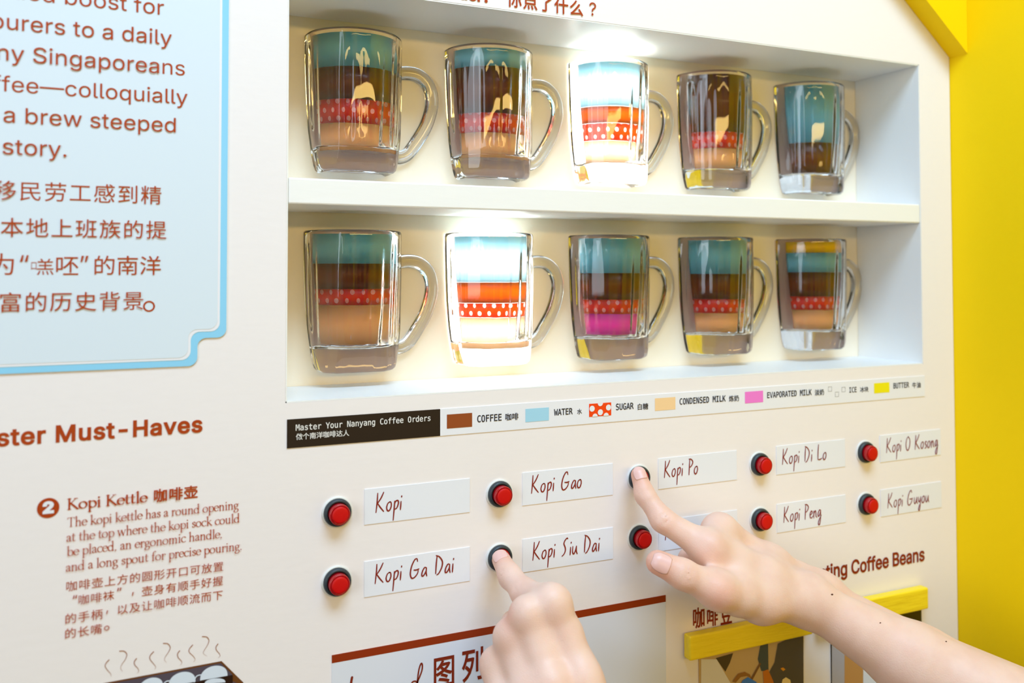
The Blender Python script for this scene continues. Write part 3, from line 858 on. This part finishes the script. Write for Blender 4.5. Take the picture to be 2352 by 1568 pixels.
for u, v in ((305, 1367), (246, 1409)): put_text(ink, ',', 'sans', at(u-2, v)[0], at(u+2, v)[0], at(u, v)[2], 1.2, bottom=True)
q = at(245, 1441); ink.ribbon([(q[0]+.0013*math.cos(t), q[2]+.0013*math.sin(t)) for t in np.linspace(0, 6.3, 16)], [.0005]*16)
tag(ink.build('wall_lettering', brown, -.0003), 'four lines of thin brown Chinese text above the drawn steam', 'lettering')


# ------------------------------------------------------------------ printed drawing of cups in a tray, with steam
def px(pts): return [(at(u, v)[0], at(u, v)[2]) for u, v in pts]


def crop(x, y, sc, ox, oy): return (ox+x/sc, oy+y/sc)


g = thing('cup_tray_drawing', at(450, 1560), 'printed drawing of white cups in a brown tray under steam, lower left', 'picture')
k5 = lambda pts: px([crop(x, y, 5.345, 200, 1440) for x, y in pts])
ink = Ink(); ink.poly(k5([(200, 684), (1650, 413), (1917, 675), (1930, 1000), (200, 1300)])); put(ink.build('tray', mat('tray_brown', (112, 66, 26), .5, .3), -.0003), g)
ink = Ink(); ink.poly(k5([(270, 690), (1640, 435), (1780, 575), (1785, 660), (1860, 690), (1870, 900), (270, 1150)])); put(ink.build('tray_inside', mat('tray_grey', (86, 76, 88), .5, .3), -.0006), g)
ink = Ink(); ink.poly(k5([(1230, 684), (1785, 578), (1785, 680), (1700, 800), (1230, 900)])); put(ink.build('tray_dark_band', mat('tray_dark', (44, 22, 12), .5, .3), -.0009), g)  # dark brown band printed across the tray
cupm = mat('pale_cup_print', (222, 232, 246), .5, .3)
for x0, x1, y0, yb in ((635, 932, 604, 730), (1000, 1330, 533, 672), (1385, 1722, 458, 600)):
    cx_, rx = (x0+x1)/2, (x1-x0)/2; yl, yr = yb+45, yb-14
    pts = [(x0+(x1-x0)*(1-math.cos(t))/2, (yl+(yr-yl)*(1-math.cos(t))/2)-(yb-y0+8)*math.sin(t)**.8) for t in np.linspace(0, math.pi, 24)]
    ink = Ink(); ink.poly(k5(pts)); cup = put(ink.build('cup', cupm, -.0012), g)
    if x0 > 700:
        ink = Ink(); hd = catmull([(x0+30, yl-72), (x0-30, yl-62), (x0-62, yl-25), (x0-68, yl+15)], 6)
        ink.ribbon(k5(hd), [.0007]*len(hd)); o = ink.build('cup_handle', cupm, -.0013); o.parent = cup; o.location = (0, 0, 0)
ink = Ink(); ink.poly(k5([(1440+255*(1-math.cos(t))/2, 684-58*math.sin(t)**.8-20*(1-math.cos(t))/2) for t in np.linspace(0, math.pi, 20)])); put(ink.build('cup', cupm, -.0015), g)
ST = [[(268, 398), (232, 440), (222, 480), (255, 530), (290, 570), (295, 605)], [(400, 290), (455, 292), (487, 330), (470, 390), (425, 455), (412, 500), (435, 540)],
      [(605, 382), (580, 420), (585, 460), (625, 505), (632, 540), (610, 565)], [(815, 298), (775, 345), (772, 390), (815, 445), (842, 485), (830, 515)],
      [(937, 195), (990, 200), (1020, 245), (1000, 300), (960, 360), (950, 400), (975, 430)], [(1135, 287), (1110, 325), (1118, 370), (1155, 410), (1162, 440), (1140, 465)],
      [(1295, 215), (1255, 265), (1255, 305), (1305, 355), (1325, 395), (1305, 425)], [(1415, 112), (1468, 118), (1495, 160), (1475, 220), (1435, 285), (1428, 320), (1470, 352)],
      [(1605, 203), (1582, 240), (1588, 280), (1622, 320), (1632, 350), (1610, 375)]]
for q in ST:
    c_ = catmull(q, 6); n = len(c_)
    ink = Ink(); ink.ribbon(k5(c_), [.00052*(1.15-i/n) for i in range(n)]); put(ink.build('steam_curl', mat('steam_print', (166, 112, 88), .5, .3), -.0003), g)

# ------------------------------------------------------------------ white poster at the bottom
xl_, xr_ = at(762, 1512)[0], at(1528, 1370)[0]; zt_, zm_ = at(762, 1504)[2], at(762, 1522)[2]
g = thing('poster', ((xl_+xr_)/2, 0, zt_-.1), 'white poster with a brown bar along its top, behind the left hand', 'poster')
put(link('sheet', boxmesh('sheet', xl_, xr_, -.0006, -.00005, zt_-.25, zm_), mat('poster_white', (228, 232, 242), .5, .3)), g)
put(link('top_bar', boxmesh('top_bar', xl_, xr_, -.0007, -.00005, zm_, zt_), mat('bar_brown', (148, 48, 8), .5, .3)), g)
ink = Ink(); BR = mat('poster_ink', (132, 40, 16), .5, .3)
line(ink, '图', None, 996.4, 1041.4, 1572, 1.35, bottom=True, bold=.015); line(ink, '列', None, 1061, 1107.9, 1556, 1.35, bottom=True, bold=.015)
put(ink.build('chinese_lettering', BR, -.0009), g); ink = Ink()
kp = lambda pts: px([crop(x, y, 5.6, 720, 1450) for x, y in pts])
for q, w in (([(492, 582), (482, 640), (470, 740)], .0017), ([(1250, 680), (1270, 640), (1310, 632), (1335, 660)], .0011), ([(1325, 740), (1335, 600), (1352, 480), (1378, 405), (1395, 420), (1390, 490), (1362, 570), (1335, 640), (1325, 740)], .0011)):
    c_ = catmull(q, 6); ink.ribbon(kp(c_), [w]*len(c_))
put(ink.build('lettering', BR, -.0009), g)

# ------------------------------------------------------------------ yellow hanging bars with photographs
zt1, zb1 = at(1586, 1462, -.011)[2], at(1588, 1518.6, -.011)[2]
BAR = [(at(1585, 1490, -.011)[0], at(1868, 1440, -.011)[0], 'yellow painted bar holding a photograph, below the right wrist'),
       (at(1888, 1420, -.011)[0], at(2133.5, 1380, -.011)[0], 'yellow painted bar to the right, mostly behind the right forearm')]
for x0, x1, lab in BAR:
    me = boxmesh('hanging_bar', x0, x1, -.011, -.0017, zb1, zt1, .0016, 3)
    o = link('hanging_bar', me, barpaint, None, (0, 0, ZB)); tag(o, lab, 'bar', 'yellow hanging bars')
    for p in me.polygons: p.use_smooth = False
k4 = lambda pts: px([crop(x, y, 3.92, 1560, 1400) for x, y in pts])
PM = lambda n, c: mat('photo_'+n, c, .35, .5)
zp = zb1+.006
for idx, (uL, uR, lab, back) in enumerate(((1604, 1843, 'photograph of a worker in dark clothes and apron under the yellow bar', (200, 168, 120)), (1908, 2115, 'photograph mostly hidden behind the right forearm, with grey and tan stripes', (52, 42, 28)))):
    x0, x1 = at(uL, 1540)[0], at(uR, 1460 if idx == 0 else 1430)[0]
    g = thing('photograph', ((x0+x1)/2, 0, zp-.05), lab, 'photograph', 'photographs under the yellow bars')
    put(link('print', boxmesh('print', x0, x1, -.0009, -.0001, zp-.12, zp), PM('back%d' % idx, back)), g)
    if idx == 0:
        SH = [('apron', (226, 220, 212), [(190, 440), (330, 440), (400, 560), (470, 680), (520, 900), (190, 900)]), ('dark_sleeve', (70, 52, 46), [(322, 430), (478, 385), (450, 470), (408, 552)]),
              ('teal_shirt', (60, 72, 84), [(722, 320), (792, 300), (796, 540), (732, 546), (700, 440)]), ('dark_shirt', (74, 66, 72), [(880, 300), (1000, 240), (1112, 225), (1112, 1000), (830, 1000), (800, 560), (850, 470)]),
              ('orange_arm', (196, 110, 40), [(745, 548), (790, 530), (840, 640), (850, 900), (770, 900)]), ('tan_rim', (150, 98, 52), [(470, 640), (520, 570), (580, 552), (628, 575), (640, 610), (600, 590), (545, 600), (500, 650)]),
              ('brown_stick', (120, 76, 50), [(716, 470), (728, 480), (650, 625), (634, 614)]), ('blue_cloth', (50, 120, 220), [(540, 680), (560, 630), (610, 600), (680, 640), (720, 680), (720, 900), (540, 900)]),
              ('pale_cup', (240, 214, 150), [(905, 680), (920, 620), (950, 600), (990, 625), (1000, 700), (990, 900), (905, 900)]), ('orange_patch', (230, 150, 40), [(900, 520), (925, 512), (945, 530), (925, 545)])]
    else:
        SH = [('grey_stripe', (176, 172, 180), [(1366, 200), (1480, 200), (1480, 1000), (1366, 1000)]), ('tan_stripe', (196, 142, 84), [(1480, 300), (1648, 300), (1648, 1000), (1480, 1000)]),
              ('pale_stripe', (228, 232, 242), [(1648, 400), (1850, 400), (1850, 1000), (1648, 1000)])]
    for i, (nm, c_, q) in enumerate(SH):
        ink = Ink(); P = k4(q)
        P = [(min(max(a_, x0), x1), min(b_, zp)) for a_, b_ in P]
        ink.poly(P); put(ink.build(nm, PM(nm, c_), -.0011-i*.00006), g)


# ------------------------------------------------------------------ hands: one continuous skin each, from blended tapered limbs
def skin_mat():
    m = bpy.data.materials.new('skin'); m.use_nodes = True; nt = m.node_tree; n = nt.nodes; L = nt.links; p = n['Principled BSDF']
    at_ = n.new('ShaderNodeAttribute'); at_.attribute_name = 'blush'
    mx = n.new('ShaderNodeMix'); mx.data_type = 'RGBA'
    mx.inputs[6].default_value = lin(238, 202, 184); mx.inputs[7].default_value = lin(232, 164, 140); L.new(at_.outputs['Fac'], mx.inputs[0])
    tc = n.new('ShaderNodeTexCoord'); nz = n.new('ShaderNodeTexNoise'); nz.inputs['Scale'].default_value = 55; nz.inputs['Detail'].default_value = 4
    L.new(tc.outputs['Object'], nz.inputs[0])
    m2 = n.new('ShaderNodeMix'); m2.data_type = 'RGBA'; m2.blend_type = 'MULTIPLY'; m2.inputs[0].default_value = .22
    cr = n.new('ShaderNodeValToRGB'); cr.color_ramp.elements[0].color = (.82, .62, .55, 1); cr.color_ramp.elements[0].position = .35; cr.color_ramp.elements[1].color = (1, 1, 1, 1); cr.color_ramp.elements[1].position = .6
    L.new(nz.outputs[0], cr.inputs[0]); L.new(mx.outputs[2], m2.inputs[6]); L.new(cr.outputs[0], m2.inputs[7]); L.new(m2.outputs[2], p.inputs['Base Color'])
    p.inputs['Roughness'].default_value = .46; p.inputs['Specular IOR Level'].default_value = .4
    p.inputs['Subsurface Weight'].default_value = .25; p.inputs['Subsurface Radius'].default_value = (1, .35, .2); p.inputs['Subsurface Scale'].default_value = .004
    vo = n.new('ShaderNodeTexVoronoi'); vo.inputs['Scale'].default_value = 900; L.new(tc.outputs['Object'], vo.inputs['Vector'])
    b = n.new('ShaderNodeBump'); b.inputs['Strength'].default_value = .12; b.inputs['Distance'].default_value = .0006
    L.new(vo.outputs['Distance'], b.inputs['Height']); L.new(b.outputs[0], p.inputs['Normal'])
    return m


SKIN = skin_mat(); NAIL = mat('fingernail', (236, 190, 180), .34, .45)


def smin(a, b, k):
    h = np.maximum(k-np.abs(a-b), 0)/k; return np.minimum(a, b)-h*h*k*.25


def cone(P, a, b, r1, r2):
    ba = b-a; l2 = max(float(ba @ ba), 1e-12)
    h = np.clip(((P-a) @ ba)/l2, 0, 1)
    return np.linalg.norm(P-a-h[..., None]*ba, axis=-1)-(r1+(r2-r1)*h)


class Body:
    """groups of tapered limbs; limbs in a group blend with radius k, each group blends into group 0 with radius kj"""
    def __init__(s): s.groups = []; s.dents = []

    def group(s, k, kj, segs): s.groups.append((k, kj, segs))

    def chain(s, k, kj, pts): s.group(k, kj, [(pts[i][0], pts[i+1][0], pts[i][1], pts[i+1][1]) for i in range(len(pts)-1)])

    def eval(s, P):
        out = None; base = None
        for gi, (k, kj, segs) in enumerate(s.groups):
            d = None
            for a, b, r1, r2 in segs:
                c = cone(P, a, b, r1, r2); d = c if d is None else smin(d, c, k)
            if gi == 0: base = out = d
            else: out = smin(out, smin(base, d, kj), .0012)
        for a, b, w, h in s.dents:
            out = out+h*np.exp(-(np.maximum(cone(P, a, b, 0, 0), 0)/w)**2)
        return out

    def bounds(s):
        q = np.array([x-r-.006 for k, kj, ss in s.groups for a, b, r1, r2 in ss for x, r in ((a, r1), (b, r2))])
        p = np.array([x+r+.006 for k, kj, ss in s.groups for a, b, r1, r2 in ss for x, r in ((a, r1), (b, r2))])
        return q.min(0), p.max(0)

    def surface(s, h):
        lo, hi = s.bounds(); n = np.ceil((hi-lo)/h).astype(int)+1
        D = np.full(n, 1.0, np.float32); B = 24                        # only the blocks near the limbs are sampled
        for i in range(0, n[0], B):
            for j in range(0, n[1], B):
                for k in range(0, n[2], B):
                    c = lo+(np.array([i, j, k])+B/2)*h
                    if s.eval(c[None])[0] > B*h*.9+.006: continue
                    e = [min(i+B, n[0]), min(j+B, n[1]), min(k+B, n[2])]
                    g = np.stack(np.meshgrid(*[lo[q]+np.arange((i, j, k)[q], e[q])*h for q in range(3)], indexing='ij'), -1)
                    D[i:e[0], j:e[1], k:e[2]] = s.eval(g)
        S_ = D < 0
        m = n-1; cnt = np.zeros(m, np.int8); off = [(a, b, c) for a in (0, 1) for b in (0, 1) for c in (0, 1)]
        for a, b, c in off: cnt += S_[a:a+m[0], b:b+m[1], c:c+m[2]]
        cell = (cnt > 0) & (cnt < 8); ids = -np.ones(m, np.int64); idx = np.argwhere(cell); ids[cell] = np.arange(len(idx))
        acc = np.zeros((len(idx), 3)); num = np.zeros(len(idx))
        for a in off:
            for ax in range(3):
                if a[ax]: continue
                b = list(a); b[ax] = 1
                pa = idx+np.array(a); pb = idx+np.array(b)
                va = D[pa[:, 0], pa[:, 1], pa[:, 2]]; vb = D[pb[:, 0], pb[:, 1], pb[:, 2]]
                x = (va < 0) != (vb < 0); t = np.where(x, va/np.where(x, va-vb, 1), 0)
                acc += x[:, None]*(pa+t[:, None]*(pb-pa)); num += x
        V = lo+acc/num[:, None]*h; F = []
        for ax in range(3):
            u, v = (ax+1) % 3, (ax+2) % 3
            sl0 = [slice(None)]*3; sl1 = [slice(None)]*3; sl0[ax] = slice(0, -1); sl1[ax] = slice(1, None)
            A, C = S_[tuple(sl0)], S_[tuple(sl1)]
            for flip, msk in ((0, A & ~C), (1, ~A & C)):
                e = np.argwhere(msk); e = e[(e[:, u] > 0) & (e[:, v] > 0) & (e[:, u] < m[u]) & (e[:, v] < m[v])]
                q = []
                for du, dv in ((-1, -1), (0, -1), (0, 0), (-1, 0)):
                    c = e.copy(); c[:, u] += du; c[:, v] += dv; q.append(ids[c[:, 0], c[:, 1], c[:, 2]])
                q = np.stack(q, 1); F.append(q[:, ::-1] if flip else q)
        F = np.concatenate(F)
        E_s = np.concatenate([F[:, [0, 1]], F[:, [1, 2]], F[:, [2, 3]], F[:, [3, 0]]])
        for f in (.5, .5, .5):                                           # light smoothing
            sm = np.zeros_like(V); c = np.zeros(len(V))
            np.add.at(sm, E_s[:, 0], V[E_s[:, 1]]); np.add.at(c, E_s[:, 0], 1); np.add.at(sm, E_s[:, 1], V[E_s[:, 0]]); np.add.at(c, E_s[:, 1], 1)
            V = V+f*(sm/np.maximum(c, 1)[:, None]-V)
        return V, F


def build_hand(body, label, base, blush, nails, h=.0014):
    V, F = body.surface(h)
    g = thing('person_hand', base, label, 'hand', None)
    me = mesh('skin', V-np.array(base), F, True); me.materials.append(SKIN)
    bl = np.zeros(len(V))
    for c, r, a in blush: bl = np.maximum(bl, a*np.exp(-(np.linalg.norm(V-c, axis=1)/r)**2))
    at_ = me.attributes.new('blush', 'FLOAT', 'POINT'); at_.data.foreach_set('value', bl.astype(np.float32))
    o = link('skin', me, None, g)
    for tip, dip, dors, r, ln, wd, back in nails:
        ax = tip-dip; ax /= np.linalg.norm(ax); dn = dors-ax*(dors @ ax); dn /= np.linalg.norm(dn); sd = np.cross(ax, dn)
        NU, NV = 14, 14; P = np.zeros((NU+1, NV+1, 3))
        for i in range(NU+1):
            for j in range(NV+1):
                s_, t_ = i/NU, j/NV*2-1
                # rounded free edge and cuticle
                l = ln*(s_-.5); k = (1-abs(2*s_-1)**3.2*.30)
                an = t_*wd*k
                P[i, j] = tip+ax*(l-back)+(dn*math.cos(an)+sd*math.sin(an))*(r+.004)
        Q = P.reshape(-1, 3); cdir = (tip-ax*back)[None]+ax*((Q-tip+ax*back) @ ax)[:, None]-Q; cdir /= np.linalg.norm(cdir, axis=1)[:, None]
        for _ in range(14): Q = Q+cdir*np.clip(body.eval(Q)-.00025, -.004, .004)[:, None]*.9
        nb = len(Q); lowq = Q+cdir*.0006
        VV = np.concatenate([Q, lowq])-np.array(base); FF = []
        w = NV+1
        for i in range(NU):
            for j in range(NV): a = i*w+j; FF.append((a, a+1, a+1+w, a+w)); FF.append((a+nb, a+w+nb, a+1+w+nb, a+1+nb))
        rim = [i*w for i in range(NU+1)]+[NU*w+j for j in range(1, w)]+[i*w+NV for i in range(NU-1, -1, -1)]+[j for j in range(NV-1, 0, -1)]
        for a, b in zip(rim, rim[1:]+rim[:1]): FF.append((a, b, b+nb, a+nb))
        nm = mesh('fingernail', VV, FF, True)
        bm = bmesh.new(); bm.from_mesh(nm); bmesh.ops.recalc_face_normals(bm, faces=bm.faces[:]); bm.to_mesh(nm); bm.free()
        link('fingernail', nm, NAIL, g)
    return g, body


def J(u, v, y, r): return (at(u, v, y), r)


# right hand, reaching in from the right, index on the Kopi Po button
rh = Body()
iM = J(1628, 1260, -.056, .0118); mM = J(1653, 1220, -.038, .0100); rM = J(1699, 1259, -.026, .0088); pM = J(1752, 1290, -.021, .0082)
w1 = J(1852, 1377, -.070, .0156); w2 = J(1880, 1369, -.048, .0148)
f1 = J(2088, 1516, -.112, .0268); f2 = J(2112, 1508, -.088, .0235); f3 = J(2440, 1690, -.185, .0345); f4 = J(2440, 1672, -.16, .0320)
tC = J(1748, 1380, -.073, .0144); tM = J(1650, 1356, -.080, .0124); tI = J(1568, 1318, -.074, .0106); tT = J(1511, 1291, -.066, .0090)
S2 = lambda a, b: (a[0], b[0], a[1], b[1])
mid = lambda a, b, t, r: (a[0]*(1-t)+b[0]*t, r)
rh.group(.012, .004, [S2(w1, iM), S2(w2, mM), S2(w2, rM), S2(w2, pM), S2(iM, mM), S2(mM, rM), S2(rM, pM), S2(w1, w2), S2(w1, f1), S2(w2, f2), S2(f1, f3), S2(f2, f4),
                       S2(w1, tC), S2(tC, tM), S2(mid(w1, iM, .45, .0150), mid(w2, mM, .5, .0140)), S2(mid(tC, tM, .55, .0105), mid(w1, iM, .72, .0095))])
rT, rD, rP = J(1467, 1090, -.0138, .0064), J(1481, 1136, -.0220, .0076), J(1522, 1194, -.036, .0090)
rh.chain(.005, .008, [rT, rD, rP, iM])
rh.chain(.005, .012, [tT, tI, tM])
for M_k, P_k, D_k, T_k in ((mM, J(1584, 1284, -.024, .0088), J(1640, 1330, -.040, .0082), J(1680, 1335, -.048, .0075)), (rM, J(1628, 1302, -.018, .0088), J(1690, 1345, -.030, .0078), J(1720, 1345, -.04, .0072)),
                           (pM, J(1690, 1315, -.0145, .0078), J(1740, 1350, -.024, .0070), J(1765, 1345, -.034, .0064))):
    rh.chain(.004, .008, [M_k, P_k, D_k, T_k])
cv = CAM-rP[0]; cv /= np.linalg.norm(cv)
upv = np.array([0, 0, 1.0])


def crease(body, c, axis, dors, r, n, wgap, ln, w=.0008, h=.0009):
    axis = axis/np.linalg.norm(axis); dn = dors-axis*(dors @ axis); dn /= np.linalg.norm(dn); sd = np.cross(axis, dn)
    for i in range(n):
        q = c+axis*(i-(n-1)/2)*wgap
        pts = [q+(dn*math.cos(t)+sd*math.sin(t))*r for t in np.linspace(-ln, ln, 5)]
        for a, b in zip(pts, pts[1:]): body.dents.append((a, b, w, h))


rdors = cv+.25*rt+.25*up
crease(rh, rP[0], iM[0]-rT[0], rdors, .0092, 3, .0026, .7)
crease(rh, rD[0], rP[0]-rT[0], rdors, .0078, 2, .0022, .7)
tdors = cv-.15*rt+.25*up
crease(rh, tI[0], tM[0]-tT[0], tdors, .0110, 3, .0024, .6)
knuckle = lambda c, d, r, h: (c+d/np.linalg.norm(d)*r, c+d/np.linalg.norm(d)*r, .008, -h)
rh.dents.append(knuckle(tM[0], cv, .0135, .0012)); rh.dents.append(knuckle(iM[0], cv+up, .012, .0010))
blush = [(rT[0], .012, .9), (tT[0], .014, .9), (rP[0], .010, .45), (tI[0], .010, .4), (tM[0]+cv*.012, .012, .55), (iM[0]+cv*.01, .012, .3)]
g, _ = build_hand(rh, "person's right hand and bare forearm from the right, pressing the button beside Kopi Po", tuple(w1[0]), blush,
                  [(rT[0], rD[0], rdors, .0066, .0112, .95, -.0005), (tT[0], tI[0], tdors, .0094, .0136, .85, .0006)])
mole_m = mat('mole', (96, 58, 44), .6, .3)
for u, v, r_ in ((1911, 1365, .0009), (2022, 1430, .0006), (2173, 1473, .0007)):
    d = ray(u, v); d /= np.linalg.norm(d); q = CAM+d*.45
    for _ in range(60): q = q+d*max(float(rh.eval(q[None])[0]), -.002)*.9
    bm = bmesh.new(); bmesh.ops.create_uvsphere(bm, u_segments=12, v_segments=8, radius=r_); me = bpy.data.meshes.new('mole'); bm.to_mesh(me); bm.free()
    o = link('mole', me, mole_m, g); o.location = Vector(q-w1[0]); o.scale = (1.4, .5, .8); o['label'] = 'small dark mole'

# left hand, from below, index on the Kopi Siu Dai button
lh = Body()
iM = J(1268, 1388, -.083, .0122); mM = J(1212, 1411, -.080, .0112); rM = J(1174, 1462, -.071, .0110); pM = J(1143, 1527, -.060, .0112)
wR = J(1405, 1730, -.120, .0150); wC = J(1318, 1740, -.119, .0155); wD = J(1262, 1738, -.115, .0150); wL = J(1205, 1730, -.107, .0140)
e1 = J(1640, 2250, -.25, .034); e2 = J(1540, 2260, -.24, .034)
mc = []
for W1, M1 in ((wR, iM), (wC, mM), (wD, rM), (wL, pM)):                # metacarpals: a slimmer neck behind each knuckle
    nk = (W1[0]*.24+M1[0]*.76+fw*.0035, M1[1]*.82); md = mid(W1, M1, .5, .0122)
    mc += [S2(W1, md), S2(md, nk), S2(nk, M1)]
bk = fw*.006
web = lambda a, b, t: ((a[0]*t+b[0]*(1-t))+bk, .0088)
lh.group(.0075, .004, mc+[S2(wR, wC), S2(wC, wD), S2(wD, wL), S2(wR, e1), S2(wL, e2)]
         + [S2(web(wR, iM, t), web(wL, pM, t)) for t in (.22, .40, .58, .8)]+[S2(web(wC, mM, t), web(wD, rM, t)) for t in (.3, .5, .7)])
lT, lD, lP = J(1151, 1285, -.0140, .0070), J(1172, 1324, -.0300, .0082), J(1206, 1362, -.052, .0095)
lh.chain(.005, .009, [lT, lD, lP, iM])
for M_k, P_k, D_k, T_k in ((mM, J(1202, 1436, -.040, .0094), J(1248, 1490, -.046, .0084), J(1268, 1520, -.062, .0075)), (rM, J(1180, 1492, -.030, .0090), J(1230, 1540, -.038, .0080), J(1252, 1560, -.054, .0072)),
                           (pM, J(1160, 1548, -.026, .0080), J(1205, 1585, -.034, .0072), J(1228, 1600, -.048, .0066))):
    lh.chain(.004, .007, [M_k, P_k, D_k, T_k])
lh.chain(.005, .010, [J(1176, 1428, -.030, .0082), J(1225, 1455, -.034, .0095), J(1310, 1530, -.060, .0125), J(1370, 1650, -.092, .0150)])
cv = CAM-lP[0]; cv /= np.linalg.norm(cv)
ldors = cv+.05*rt+.1*up
crease(lh, lP[0], iM[0]-lT[0], ldors, .0098, 3, .0026, .6)
crease(lh, lD[0], lP[0]-lT[0], ldors, .0084, 2, .0022, .7)
for c_, h_ in ((iM[0], .0022), (mM[0], .0018), (rM[0], .0018), (pM[0], .0018)): lh.dents.append(knuckle(c_, cv+.9*up-.2*rt, .0115, h_))
blush = [(lT[0], .012, .7), (lP[0], .010, .5), (mM[0]-rt*.012, .009, .7), (rM[0]+rt*.004-up*.012, .010, .45), (pM[0]-rt*.008, .009, .4)]
build_hand(lh, "person's left hand reaching up from below, pressing the button beside Kopi Siu Dai", tuple(wC[0]), blush,
           [(lT[0], lD[0], ldors, .0072, .0118, .92, -.0004)])
